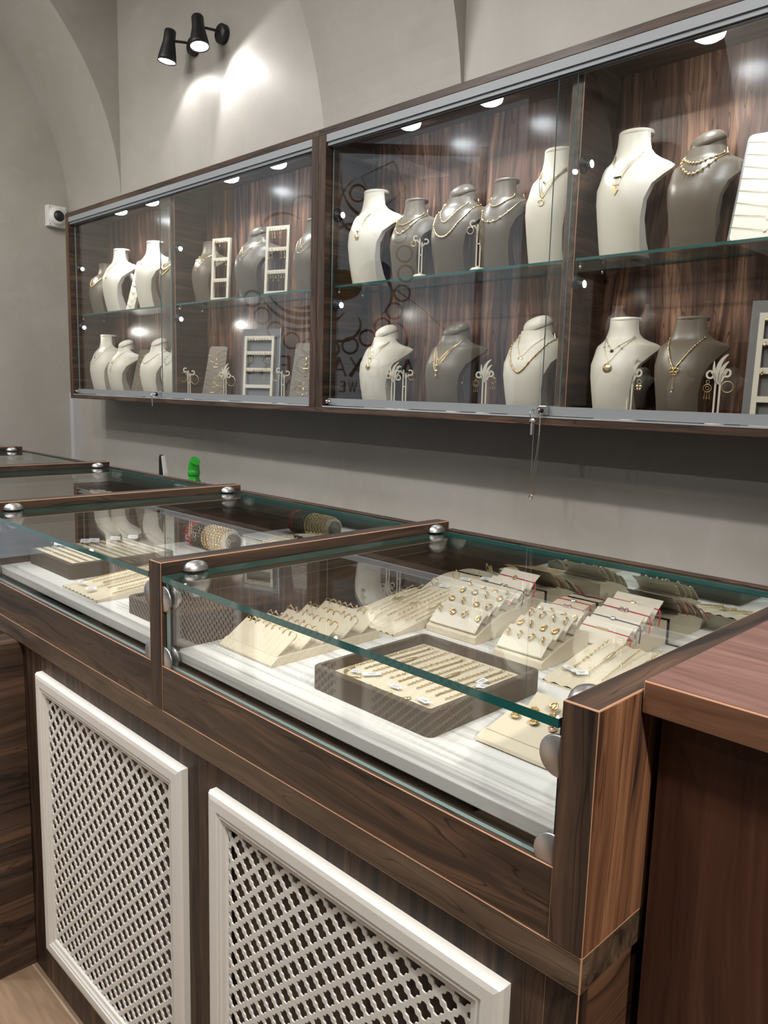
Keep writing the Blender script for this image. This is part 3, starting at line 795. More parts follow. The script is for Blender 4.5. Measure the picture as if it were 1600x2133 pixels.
def necklace(b, label, layers, mat=GOLD, group='necklaces on the busts'):
    """layers: dicts wx, zt, zb, p, r, beads, pend"""
    t = empty('necklace', (b['x'], b['y'], b['z']), label, 'necklace', group, rz=b['rz'])
    for L in layers:
        P = chain_pts(b, L.get('wx', .045), L.get('zt', .80), L['zb'], L.get('p', 1.15), skew=L.get('skew', 0))
        r = L.get('r', .0007)
        m = MB().tube(P, r, 5)
        if L.get('links'):
            for q in P[3:-3:1]: m.ball(q, r*1.9, 6)
        m.build('chain', L.get('mat', mat), t)
        bm = None
        for u in L.get('beads', ()):
            bm = bm or MB(); q = P[int(3+(len(P)-7)*u)]
            bm.ball((q[0], q[1]-.001, q[2]), L.get('br', .0028), 8)
        if bm: bm.build('bead', L.get('bmat', mat), t)
        pd = L.get('pend')
        if pd:
            q = P[len(P)//2]; x, y, z = q[0], q[1]-.0012, q[2]; k = pd[0]; s = pd[1]; pm = pd[2] if len(pd) > 2 else mat
            q_ = MB()
            if k == 'disc': q_.lathe([(0, -.0008), (s, -.0008), (s, .0008), (0, .0008)], (x, y, z-s-.001), 1, 22)
            elif k == 'ring': q_.torus((x, y, z-s), s, s*.14, 1, 18, 5)
            elif k == 'drop': q_.ball((x, y, z-s), s, 10, sc=(.75, .35, 1.1)); q_.torus((x, y, z-s), s*1.05, s*.12, 1, 14, 4)
            elif k == 'bar': q_.box(x-s, x+s, y-.0008, y+.0008, z-s*.5, z)
            elif k == 'tri': q_.prism([(x-s, z), (x+s, z), (x, z-1.9*s)], 1, y-.0008, y+.0008)
            elif k == 'cross': q_.box(x-s*.2, x+s*.2, y-.0007, y+.0007, z-2*s, z).box(x-s*.7, x+s*.7, y-.0007, y+.0007, z-.9*s, z-.5*s)
            elif k == 'bow':
                for sg in (-1, 1): q_.torus((x+sg*s*.7, y, z-s*.3), s*.6, s*.16, 1, 12, 4); q_.torus((x+sg*s*.45, y, z-s*1.1), s*.45, s*.14, 1, 10, 4)
            elif k == 'lariat': q_.tube([(x, y, z), (x-.001, y-.001, z-s)], .0009, 5); q_.tube([(x+.003, y, z-.002), (x+.001, y-.001, z-s*.8)], .0007, 5); q_.ball((x-.001, y-.001, z-s), .003, 8).ball((x+.001, y-.001, z-s*.8), .0025, 8)
            elif k == 'heart': q_.ball((x-s*.4, y, z-s*.5), s*.55, 8, sc=(1, .4, 1)).ball((x+s*.4, y, z-s*.5), s*.55, 8, sc=(1, .4, 1)).prism([(x-s*.9, z-s*.7), (x+s*.9, z-s*.7), (x, z-s*1.9)], 1, y-.001, y+.001)
            q_.build('pendant', pm, t)
    return t
Z1, Z0 = SHZ+.0003, IFZ+.0003
RZ = math.radians(8)
# ---- left cabinet, far left section
b = bust('b', -4.135, 1.965, Z1, .15, "taupe bust at the far left of the upper shelf, behind the first white bust")
necklace(b, 'thick gold chain necklace on the taupe bust at the far left of the upper shelf', [dict(zb=.52, wx=.06, p=1.7, r=.0022, links=1)])
b = bust('w', -3.945, 1.955, Z1, .12, "white flat necked bust, left of two on the far left section's upper shelf")
necklace(b, 'fine gold necklace on the left white bust of the far left section', [dict(zb=.55, wx=.03, pend=('drop', .006)), dict(zb=.62, wx=.03)])
b = bust('w', -3.600, 1.955, Z1, .12, "white flat necked bust, right of two on the far left section's upper shelf")
necklace(b, 'fine gold necklace on the right white bust of the far left section', [dict(zb=.66, wx=.035, pend=('disc', .004))])
b = bust('b', -3.400, 1.960, Z1, .12, 'taupe bust on the upper shelf partly behind the sliding door edge', s=.86)
necklace(b, 'chunky gold chain necklace on the taupe bust beside the left sliding door edge', [dict(zb=.62, wx=.06, p=1.9, r=.0032, links=1), dict(zb=.52, wx=.06, p=1.8, r=.0022, links=1)])
b = bust('w', -4.115, 1.955, Z0, .12, 'white flat necked bust on the cabinet floor at the far left')
necklace(b, 'fine silver necklace on the white bust at the far left of the cabinet floor', [dict(zb=.50, wx=.05, p=1.4, mat=SILV), dict(zb=.62, wx=.04, pend=('disc', .004))], SILV)
b = bust('wd', -3.905, 1.950, Z0, .12, 'white domed neck bust on the cabinet floor, left of the slanted taupe necklace pad')
necklace(b, "gold necklace with small square pendant on the domed white bust left of the taupe pad", [dict(zb=.60, wx=.035, pend=('bar', .006)), dict(zb=.45, wx=.035, p=1.05, pend=('bar', .005))])
b = bust('wd', -3.562, 1.950, Z0, .12, 'white domed neck bust on the cabinet floor, right of the slanted taupe necklace pad')
necklace(b, 'gold dot chain necklace on the domed white bust right of the taupe pad', [dict(zb=.58, wx=.06, p=1.9, beads=[k/14 for k in range(15)], br=.0022)])
b = bust('w', -3.378, 1.955, Z0, .12, 'white bust on the cabinet floor cut off by the left sliding door edge', h=.262, s=.9)
necklace(b, 'silver dotted necklace on the white bust beside the left sliding door edge', [dict(zb=.60, wx=.05, p=1.7, beads=[k/10 for k in range(11)], br=.003)], SILV)
# ---- left cabinet, right section
b = bust('b', -3.115, 1.965, Z1, .12, 'taupe flat necked bust on the upper shelf, left of the narrow earring frame')
necklace(b, 'two row gold dot necklace on the taupe bust left of the narrow earring frame', [dict(zb=.64, wx=.05, p=1.5, beads=(.1, .3, .5, .7, .9)), dict(zb=.52, wx=.05, p=1.2, beads=(.2, .5, .8), pend=('drop', .004))])
b = bust('bd', -2.755, 1.955, Z1, .12, 'taupe domed neck bust between the two earring frames on the upper shelf')
necklace(b, 'gold necklace with sliding beads on the taupe bust between the earring frames', [dict(zb=.50, wx=.042, p=1.05, beads=(.15, .35, .62, .85)), dict(zb=.60, wx=.042, p=1.0)])
b = bust('b', -2.385, 1.955, Z1, .12, 'taupe flat necked bust cut off by the cabinet joint, right of the wide earring frame')
necklace(b, 'fine gold necklace with two rows on the taupe bust beside the cabinet joint', [dict(zb=.60, wx=.045, p=1.1, pend=('disc', .004)), dict(zb=.50, wx=.06, p=2.0)])
# ---- right cabinet, left section
b = bust('w', -2.070, 1.955, Z1, .10, 'white flat necked bust on the upper shelf just right of the cabinet joint')
necklace(b, 'gold three strand necklace with drops on the white bust right of the cabinet joint', [dict(zb=.50, wx=.036, p=1.05, pend=('drop', .008)), dict(zb=.56, wx=.040, pend=('disc', .0045), beads=(.25, .75)), dict(zb=.60, wx=.036)])
b = bust('b', -1.882, 1.965, Z1, .10, 'taupe flat necked bust on the upper shelf, second from the cabinet joint')
necklace(b, 'thick beaded gold necklace on the taupe bust second from the cabinet joint', [dict(zb=.66, wx=.05, p=2.0, r=.0016), dict(zb=.54, wx=.06, p=1.7, r=.0012, beads=(.1, .28, .45, .62, .8), br=.0042)])
b = bust('bd', -1.690, 1.965, Z1, .10, 'taupe domed neck bust in the middle of the upper shelf of the right cabinet', s=1.0)
necklace(b, "long beaded two row gold necklace on the taupe domed bust, middle of upper shelf", [dict(zb=.56, wx=.045, p=1.7, r=.0014, beads=[k/16 for k in range(17)], br=.0024), dict(zb=.40, wx=.07, zt=.78, p=2.2, r=.0017, links=1, beads=(.2, .45, .7, .85), br=.003)])
b = bust('b', -1.505, 1.955, Z1, .10, 'taupe flat necked bust beside the tall white bust at the right of the upper shelf', s=.84)
necklace(b, "gold omega necklace with beaded lower row on the taupe bust beside tall white bust", [dict(zb=.68, wx=.048, p=2.0, r=.0020), dict(zb=.50, wx=.076, zt=.76, p=2.6, r=.0014, beads=(.1, .3, .45, .6, .75, .88), br=.0042)])
b = bust('w', -1.332, 1.960, Z1, .10, 'tall white flat necked bust behind the sliding door overlap', s=.95)
necklace(b, 'layered gold necklace with clover ring on the tall white bust behind the door overlap', [dict(zb=.68, wx=.045, p=1.5, beads=(.2, .42, .8), br=.0035), dict(zb=.53, wx=.04, p=1.1, r=.0011, pend=('ring', .0085)), dict(zb=.57, wx=.035, p=1.0, r=.0009, pend=('drop', .005))])
b = bust('wd', -1.995, 1.950, Z0, .08, 'white domed neck bust on the cabinet floor just right of the cabinet joint')
necklace(b, 'fine three row gold necklace on the domed white bust right of the cabinet joint', [dict(zb=.70, wx=.034, p=1.05, pend=('disc', .005, SILV)), dict(zb=.62, wx=.036, p=1.05, pend=('drop', .005)), dict(zb=.53, wx=.038, p=1.05, pend=('drop', .0085))])
b = bust('bd', -1.680, 1.950, Z0, .08, 'taupe domed neck bust in the middle of the cabinet floor')
necklace(b, "fine four row gold necklace on the taupe domed bust, middle of the cabinet floor", [dict(zb=.58, wx=.040, p=1.05), dict(zb=.54, wx=.040, p=1.0, pend=('disc', .004)), dict(zb=.48, wx=.042, p=1.0, pend=('disc', .005)), dict(zb=.42, wx=.042, p=1.0, pend=('drop', .004), beads=(.3, .72))])
b = bust('wd', -1.365, 1.945, Z0, .08, 'white domed neck bust on the cabinet floor behind the sliding door overlap', s=1.03)
necklace(b, 'gold link necklace with coin pendant on the domed white bust behind the door overlap', [dict(zb=.60, wx=.040, p=1.15, pend=('disc', .0085)), dict(zb=.44, wx=.062, zt=.78, p=1.6, r=.0017, links=1, beads=[k/12 for k in range(13)], br=.003)])
# ---- right cabinet, right section
b = bust('w', -1.100, 1.955, Z1, .05, 'white flat necked bust on the upper shelf right of the tall divider')
necklace(b, 'gold necklace with black bar and triangle pendant on the white bust right of the divider', [dict(zb=.50, wx=.038, p=1.05, pend=('tri', .0085)), dict(zb=.60, wx=.036, p=1.05, pend=('bar', .010, BLKST)), dict(zb=.545, wx=.038, p=1.05, pend=('bar', .008))])
b = bust('bd', -.905, 1.955, Z1, .05, 'taupe domed neck bust on the upper shelf beside the white slanted necklace board', s=.98)
necklace(b, 'two row gold charm necklace on the taupe domed bust beside the white necklace board', [dict(zb=.705, wx=.050, p=1.6, r=.0012, beads=[k/11 for k in range(12)], br=.003), dict(zb=.60, wx=.055, p=1.7, r=.0012, beads=[k/11 for k in range(12)], br=.0034)])
b = bust('w', -1.085, 1.945, Z0, .05, 'white flat necked bust on the cabinet floor right of the tall divider', h=.270, s=.92)
necklace(b, "gold necklace with large coin on the floor level white bust right of the divider", [dict(zb=.68, wx=.042, p=1.1, pend=('drop', .005, BLKST), beads=(.3, .7)), dict(zb=.55, wx=.045, p=1.0, pend=('disc', .0125), beads=(.2, .8))])
b = bust('b', -.905, 1.950, Z0, .05, 'taupe flat necked bust on the cabinet floor between the palm shaped earring stands', s=.92)
necklace(b, 'gold lariat necklace with bow and hanging ends on the taupe bust between the palm stands', [dict(zb=.50, wx=.048, zt=.80, p=1.15, r=.0012, links=1, beads=(.1, .2, .3, .7, .8, .9), br=.0024, pend=('bow', .009)), dict(zb=.47, wx=.005, zt=.49, p=1, r=.0004, pend=('lariat', .048))])

# ============================================================ EARRING STANDS
def hoop(name, x, y, z, R, label, mat=GOLD, group='hoop earrings on the stands', rz=.35, kind='hoop'):
    m = MB()
    if kind == 'hoop': m.torus((0, 0, -R), R, max(.0009, R*.06), 1, 26, 5)
    elif kind == 'drop': m.torus((0, 0, -.006), .005, .0008, 1, 12, 4).ball((0, 0, -.018), .0045, 8, sc=(.8, .5, 1.2))
    elif kind == 'catcher':
        m.torus((0, 0, -.005), .004, .0007, 1, 12, 4).torus((0, 0, -.02), .009, .0009, 1, 20, 4).torus((0, 0, -.02), .0045, .0006, 1, 12, 4)
        for k in (-1, 0, 1): m.tube([(k*.005, 0, -.028), (k*.006, 0, -.042)], .0007, 4).ball((k*.006, 0, -.044), .0018, 6, sc=(.7, .4, 1.6))
    elif kind == 'long': m.torus((0, 0, -.004), .003, .0006, 1, 10, 4).tube([(0, 0, -.006), (.001, 0, -.035)], .0006, 4).ball((.001, 0, -.038), .0022, 6)
    elif kind == 'butterfly':
        m.torus((0, 0, -.006), .0055, .0009, 1, 14, 4)
        for sx in (-1, 1): m.ball((sx*.004, 0, -.018), .0042, 8, sc=(1, .25, 1)).ball((sx*.003, 0, -.025), .003, 8, sc=(1, .25, 1))
    elif kind == 'pearl': m.torus((0, 0, -.006), .005, .0009, 1, 14, 4).tube([(0, 0, -.011), (0, 0, -.018)], .0008, 4).ball((0, 0, -.022), .0055, 10)
    o = m.build(name, mat, loc=(x, y, z), rot=(0, 0, rz))
    return tag(o, label, 'earring', group)
def scroll_stand(x, y, z, h, rz, label, base=True):
    t = empty('earring_stand', (x, y, z), label, 'earring stand', 'cream earring stands', rz=rz)
    m = MB(); k = h/.145
    for sx in (-1, 1): m.box(sx*.0052*k-.0021*k, sx*.0052*k+.0021*k, -.0017, .0017, .008, .103*k)
    m.box(-.007*k, .007*k, -.0017, .0017, .006, .014); m.box(-.007*k, .007*k, -.0017, .0017, .076*k, .080*k)
    for sx, dz in ((-1, .012*k), (1, 0)):
        pts = [(sx*.005*k, .10*k+dz*.3), (sx*.006*k, .118*k+dz), (sx*.011*k, .110*k+dz)]
        for i in range(9):
            a = -PI*.75+1.5*PI*i/8
            pts.append((sx*(.019+.0085*math.cos(PI-a*1) if 0 else .019*1)*k+sx*.0085*k*math.cos(a+PI*.0), .124*k+dz+.0085*k*math.sin(a)))
        m.strip(pts, .0045*k, -.0017, .0017)
        m.strip([(sx*.005*k, .10*k), (sx*.003*k, .112*k+dz), (sx*.0045*k, .122*k+dz)], .004*k, -.0017, .0017)
    m.build('scroll_frame', IVORY2, t)
    MB().lathe([(0, 0), (.0225, 0), (.023, .003), (.018, .008), (.006, .0105), (0, .0105)], (0, 0, 0), 2, 26, M=Matrix.Diagonal((1, .8, 1, 1))).build('stand_base', IVORY2, t)
    return t
def palm_stand(x, y, z, h, rz, label):
    t = empty('earring_stand', (x, y, z), label, 'earring stand', 'cream earring stands', rz=rz)
    m = MB(); k = h/.165
    for sx in (-1, 1): m.box(sx*.0050*k-.0021*k, sx*.0050*k+.0021*k, -.0017, .0017, .008, .100*k)
    m.box(-.007*k, .007*k, -.0017, .0017, .006, .016)
    lf = lambda q: .25+1.25*math.sin(PI*min(1, q*1.02))**.7*(1-.55*q)
    def leaf(ax, az, bx, bz, cx_, cz_, w):
        pts = []
        for i in range(12):
            u = i/11
            pts.append(((1-u)**2*ax+2*u*(1-u)*bx+u*u*cx_, (1-u)**2*az+2*u*(1-u)*bz+u*u*cz_))
        m.strip([(p[0]*k, p[1]*k) for p in pts], w*k, -.0017, .0017, wf=lf)
    leaf(.001, .095, -.010, .145, .018, .163, .0085)
    leaf(-.001, .095, -.018, .128, -.012, .158, .007) if 0 else leaf(0, .098, .004, .135, .020, .147, .0075)
    leaf(-.004, .098, -.012, .125, -.011, .148, .006)
    leaf(.004, .095, .010, .118, .021, .130, .006)
    for sx, dz in ((-1, 0), (1, -.006 if h < .164 else .004)):
        pts = []
        for i in range(15):
            a = PI*.5+sx*0-1.55*PI*i/14
            r = .0095*(1-.35*i/14)
            pts.append((sx*(.017+r*math.cos(PI-a) if 0 else .017+r*math.cos(a)), .116+dz+r*math.sin(a)))
        pts = [(sx*.004, .094), (sx*.007, .112+dz)]+pts
        m.strip([(p[0]*k, p[1]*k) for p in pts], .0045*k, -.0017, .0017)
    m.build('palm_frame', IVORY2, t)
    MB().lathe([(0, 0), (.0225, 0), (.023, .003), (.018, .008), (.006, .0105), (0, .0105)], (0, 0, 0), 2, 26, M=Matrix.Diagonal((1, .8, 1, 1))).build('stand_base', IVORY2, t)
    return t
A = .55
scroll_stand(-1.782, 1.908, Z1, .128, A, 'small scroll earring stand between the taupe busts near the cabinet joint on the upper shelf')
hoop('earring', -1.802, 1.895, Z1+.112, .008, 'gold hoop pair hanging on the small scroll stand nearest the cabinet joint, upper shelf', group=None)
scroll_stand(-1.548, 1.908, Z1, .145, A, 'scroll earring stand between the two taupe busts at the middle of the upper shelf')
hoop('earring', -1.570, 1.894, Z1+.126, .010, 'gold hoop on the left hook of the upper shelf middle scroll stand', group=None)
hoop('earring', -1.528, 1.920, Z1+.113, .010, 'gold hoop on the right hook of the upper shelf middle scroll stand', group=None)
scroll_stand(-3.215, 1.930, Z0, .142, A, 'scroll earring stand with large hoops at the left of the second section floor')
hoop('earring', -3.240, 1.916, Z0+.122, .021, 'large thin gold hoop on the left hook of the far left floor scroll stand', group=None)
hoop('earring', -3.190, 1.944, Z0+.112, .021, 'large thin gold hoop on the right hook of the far left floor scroll stand', group=None)
palm_stand(-2.925, 1.930, Z0, .163, A, 'palm shaped earring stand left of the grey backed earring frame')
hoop('earring', -2.950, 1.916, Z0+.108, .022, 'big gold hoop on the left curl of the palm stand beside the grey framed rack', group=None)
hoop('earring', -2.900, 1.944, Z0+.108, .021, 'big gold hoop on the right curl of the palm stand beside the grey framed rack', group=None)
scroll_stand(-2.500, 1.915, Z0, .140, A, 'scroll earring stand in front of the taupe pad beside the cabinet joint')
hoop('earring', -2.523, 1.901, Z0+.122, .016, 'gold hoop on the scroll stand in front of the taupe pad beside the cabinet joint', group=None)
palm_stand(-1.910, 1.930, Z0, .160, A, 'palm shaped earring stand right of the domed white bust near the cabinet joint')
hoop('earring', -1.930, 1.918, Z0+.115, .006, 'long drop earring on the palm stand near the cabinet joint', kind='long', group=None)
scroll_stand(-1.862, 1.935, Z0, .145, A, 'scroll earring stand just right of the palm stand near the cabinet joint')
hoop('earring', -1.842, 1.946, Z0+.118, .009, 'gold hoop on the right hook of the scroll stand beside the palm stand', group=None)
scroll_stand(-1.640, 1.930, Z0, .143, A, 'scroll earring stand with pearl drops right of the taupe domed bust')
hoop('earring', -1.662, 1.918, Z0+.128, .006, 'pearl drop earring on the left hook of scroll stand right of taupe domed bust', kind='pearl', group=None)
hoop('earring', -1.620, 1.943, Z0+.114, .006, 'pearl drop earring on the right hook of scroll stand right of taupe domed bust', kind='pearl', group=None)
palm_stand(-1.520, 1.930, Z0, .166, A, 'palm shaped earring stand with dream catcher earrings left of the domed white bust')
hoop('earring', -1.542, 1.917, Z0+.112, .006, 'dream catcher earring on the left curl of the palm stand', kind='catcher', group=None)
hoop('earring', -1.498, 1.944, Z0+.122, .006, 'dream catcher earring on the right curl of the palm stand', kind='catcher', group=None)
palm_stand(-1.030, 1.915, Z0, .170, .35, 'palm shaped earring stand with butterfly earrings in front of the white bust')
hoop('earring', -1.051, 1.907, Z0+.122, .006, 'gold butterfly earring on the left curl of palm stand in front of white bust', kind='butterfly', group=None)
hoop('earring', -1.009, 1.921, Z0+.108, .006, 'gold butterfly earring on the right curl of palm stand in front of white bust', kind='butterfly', group=None)
palm_stand(-.803, 1.915, Z0, .170, .35, 'palm shaped earring stand left of the earring frame at the right edge')
hoop('earring', -.824, 1.907, Z0+.108, .006, 'pearl and ring drop earring on the left curl of the palm stand at the right', kind='catcher', group=None)
hoop('earring', -.782, 1.921, Z0+.105, .013, 'gold ring drop earring on the right curl of the palm stand at the right', group=None)

# ============================================================ EARRING FRAMES
def ear_frame(x, y, z, w, h, rz, label, bars, grey=False, tilt=-.06, rows=(6, 6, 8), grp='x'):
    t = empty('earring_rack', (x, y, z), label, 'earring rack', 'cream earring racks', rot=(tilt, 0, rz))
    m = MB(); e = .012
    m.box(-w/2, -w/2+e, -.006, .006, 0, h).box(w/2-e, w/2, -.006, .006, 0, h)
    m.box(-w/2+e, w/2-e, -.006, .006, 0, e).box(-w/2+e, w/2-e, -.006, .006, h-e*1.4, h)
    m.build('frame', IVORY2, t)
    zz = [h-e*.7]
    for k in range(bars):
        zc = h*(bars-k)/(bars+1)
        MB().box(-w/2+e, w/2-e, -.0055, .0055, zc-.008, zc+.006).build('crossbar', IVORY2, t); zz.append(zc)
    if grey:
        MB().box(-w/2-.02, w/2+.022, .008, .012, -.0, h+.03).build('backing_board', GREYL, t)
        MB().box(w/2+.022, w/2+.025, .004, .013, 0, h+.032).build('bright_edge', plain_alu, t)
    M = Matrix.Translation((x, y, z)) @ Matrix.Rotation(rz, 4, 'Z') @ Matrix.Rotation(tilt, 4, 'X')
    return M, zz, w
EAR = {}
def ear_mesh(kind):
    if kind in EAR: return EAR[kind]
    m = MB(); m.torus((0, 0, .001), .0022, .0005, 0, 8, 4)
    L = {'long': .034, 'mid': .022, 'thread': .028, 'stud': .0, 'ball': .006}[kind]
    if kind == 'long': m.tube([(0, 0, 0), (.0006, 0, -L)], .0010, 4).ball((0, 0, -L), .0022, 6).ball((0, 0, -L*.5), .0018, 6)
    elif kind == 'mid': m.tube([(0, 0, 0), (0, 0, -L)], .0008, 4).ball((0, 0, -L), .0024, 6)
    elif kind == 'thread': m.tube([(0, 0, 0), (.0008, 0, -L)], .0005, 4)
    elif kind == 'ball': m.ball((0, 0, -.006), .004, 7)
    else: m.ball((0, 0, -.001), .0028, 6).torus((0, 0, -.005), .0035, .0008, 1, 8, 4)
    me = m.build('earring', GOLD); EAR[kind] = me
    return me
USED = set()
def hang(M, zz, w, rows, where, cy=-.009):
    """rows: list of strings of kinds per bar"""
    for r, kinds in enumerate(rows):
        n = len(kinds)
        for i, kd in enumerate(kinds):
            kind = {'l': 'long', 'm': 'mid', 't': 'thread', 's': 'stud', 'b': 'ball'}[kd]
            src = ear_mesh(kind)
            if kind in USED: o = src.copy(); COL.objects.link(o)
            else: o = src; USED.add(kind)
            p = M @ Vector((-w/2+.018+(w-.036)*(i/(n-1) if n > 1 else .5), cy, zz[r]-.002))
            o.location = p; o.rotation_euler = (0, 0, .1*((i*7) % 5-2))
            nm = {'long': 'long gold drop earring', 'mid': 'gold drop earring', 'thread': 'thin gold thread earring', 'stud': 'small gold stud earring', 'ball': 'gold ball earring'}[kind]
            tag(o, '%s, %s from left, %s row, %s' % (nm, ORD[i], ['top', 'second', 'third', 'lowest'][r], where), 'earring', 'earrings hanging in the frames')
M, zz, w_ = ear_frame(-2.960, 1.930, Z1, .095, .258, .30, 'narrow cream earring rack on the upper shelf, between two taupe busts', 2)
hang(M, zz, w_, ['ssmbss', 'sstm', 'tttttt'], 'narrow rack')
M, zz, w_ = ear_frame(-2.560, 1.925, Z1, .110, .258, .30, 'wider cream earring rack on the upper shelf, left of the cabinet joint', 2)
hang(M, zz, w_, ['mlltlbb', 'llbbll', 'lmlmlmm'], 'wider upper rack')
M, zz, w_ = ear_frame(-2.722, 1.955, Z0, .150, .272, .30, 'large cream earring rack on a grey board on the cabinet floor', 3, grey=True)
hang(M, zz, w_, ['sssbbssbb', 'llllmltlmm', 'sslsssslss'], 'grey backed floor rack')
M, zz, w_ = ear_frame(-.640, 1.935, Z0, .170, .262, .20, 'cream earring rack on a grey board at the right edge of the cabinet floor', 3, grey=True)
hang(M, zz, w_, ['bbbbbb', 'bbbbbb', 'ssssss'], 'rack at right edge')

# ============================================================ SLANTED NECKLACE PADS
def pad(x, y, z, w, h, tilt, rz, label, mat, n, where, backmat=None, grey=False, taper=1.0, pend=None):
    t = empty('necklace_pad', (x, y, z), label, 'necklace pad', 'slanted necklace pads', rot=(tilt, 0, rz))
    def outline(sx, sz):
        o = []
        for cx_, cz_, a0 in ((w/2*sx-.012, .012, -90), (w/2*sx*taper-.012, h*sz-.012, 0), (-w/2*sx*taper+.012, h*sz-.012, 90), (-w/2*sx+.012, .012, 180)):
            for k in range(5):
                a = math.radians(a0+90*k/4); o.append((cx_+.012*math.cos(a), cz_+.012*math.sin(a)))
        return o
    MB().prism(outline(1, 1), 1, -.004, .008).build('pad_board', mat, t, bevel=.002)
    if backmat:
        MB().prism([(p[0]*1.12, p[1]*1.04) for p in outline(1, 1)], 1, .0085, .018).build('backing_board', backmat, t, bevel=.002)
    MB().prism([(.0185, 0.004), (.05, .004), (.0185, h*.62)], 0, -.02, .02).build('easel_leg', backmat or mat, t) if tilt < -.1 and h < .25 and y < 1.94 else None
    M = Matrix.Translation((x, y, z)) @ Matrix.Rotation(rz, 4, 'Z') @ Matrix.Rotation(tilt, 4, 'X')
    for i in range(n):
        zt = h*(.93-.80*i/(n-1)); dep = .012+.0035*(i % 3)
        hw = w/2*(1-(1-taper)*zt/h)
        m = MB().tube([(-hw-.001, .003, zt), (-hw, -.005, zt), (0, -.0055, zt-dep), (hw, -.005, zt), (hw+.001, .003, zt)], .0006, 4)
        k = i % 5; c = (0, -.0062, zt-dep)
        if k == 0: m.torus((c[0], c[1], c[2]-.004), .0035, .0007, 1, 12, 4)
        elif k == 1: m.box(-.0008, .0008, c[1]-.0005, c[1]+.0005, c[2]-.011, c[2]).box(-.004, .004, c[1]-.0005, c[1]+.0005, c[2]-.005, c[2]-.003)
        elif k == 2: m.ball((0, c[1], c[2]-.003), .0032, 8, sc=(1, .4, 1))
        elif k == 3: m.box(-.010, .010, c[1]-.0006, c[1]+.0006, c[2]-.0015, c[2]+.0015)
        else: m.ball((-.003, c[1], c[2]), .0022, 6).ball((.003, c[1], c[2]), .0022, 6).ball((0, c[1], c[2]-.004), .0022, 6)
        o = m.build('necklace', GOLD); o.matrix_world = M
        tag(o, 'fine gold necklace, %s from top on %s' % (ORD[i], where), 'necklace', 'fine necklaces on the slanted pads')
    return t
pad(-3.770, 1.935, Z1, .062, .262, -.30, .20, 'narrow white slanted necklace board between the two white busts', IVORY, 7, 'the narrow white board', GREYL)
pad(-3.710, 1.930, Z0, .085, .245, -.28, .35, 'taupe slanted necklace pad between white domed busts on the cabinet floor', TAUPE, 9, 'the taupe pad between the domed busts', taper=.8)
pad(-3.035, 1.935, Z0, .105, .245, -.26, .45, 'taupe slanted necklace pad left of the palm stand on the cabinet floor', TAUPE, 10, 'the taupe pad left of the palm stand', taper=.85)
pad(-2.410, 1.940, Z0, .115, .245, -.26, .55, 'taupe slanted necklace pad beside the cabinet joint', TAUPE, 9, 'the taupe pad beside the cabinet joint', taper=.85)
pad(-.728, 1.915, Z1, .150, .275, -.36, .10, 'white slanted necklace board with grey border at the right edge of the upper shelf', IVORY2, 8, 'the white board at the right edge', GREYL)

# ============================================================ GOODS IN THE COUNTER CASES
PZ = .9683          # top of the white platform
def tag_label(x, y, z, rz, rx, label, w=.020, h=.012, txt=None, grp='paper price tags'):
    """small folded price tag with a printed line"""
    t = empty('price_tag', (x, y, z), label, 'price tag', grp, rot=(rx, 0, rz))
    MB().box(-w/2, w/2, -h/2, h/2, 0, .0005).build('paper', TAG, t)
    m = MB()
    if txt:
        seg = {'5': 'afgcd', '0': 'abcdef', '1': 'bc'}
        for i, ch in enumerate(txt):
            ox = -.0052+i*.0038; a, b = .0012, .0022
            S_ = {'a': ((0, 2*b), (a*2, 2*b)), 'b': ((a*2, 2*b), (a*2, b)), 'c': ((a*2, b), (a*2, 0)), 'd': ((0, 0), (a*2, 0)), 'e': ((0, 0), (0, b)), 'f': ((0, b), (0, 2*b)), 'g': ((0, b), (a*2, b))}
            for q in seg[ch]:
                p0, p1 = S_[q]
                m.box(ox+min(p0[0], p1[0])-.0003, ox+max(p0[0], p1[0])+.0003, min(p0[1], p1[1])-.0025, max(p0[1], p1[1])-.0019, .0005, .00062)
    else:
        for k in range(5): m.box(-.006+k*.0026, -.0042+k*.0026, .0004, .0018, .0005, .00062)
        for k in range(3): m.box(-.004+k*.003, -.002+k*.003, -.0028, -.0016, .0005, .00062)
    m.build('print', INK, t)
    MB().tube([(-w/2, 0, .0003), (-w/2-.006, .002, .001), (-w/2-.010, .001, .0005)], .0004, 4).build('string', TAG, t)
    return t
BR = {}
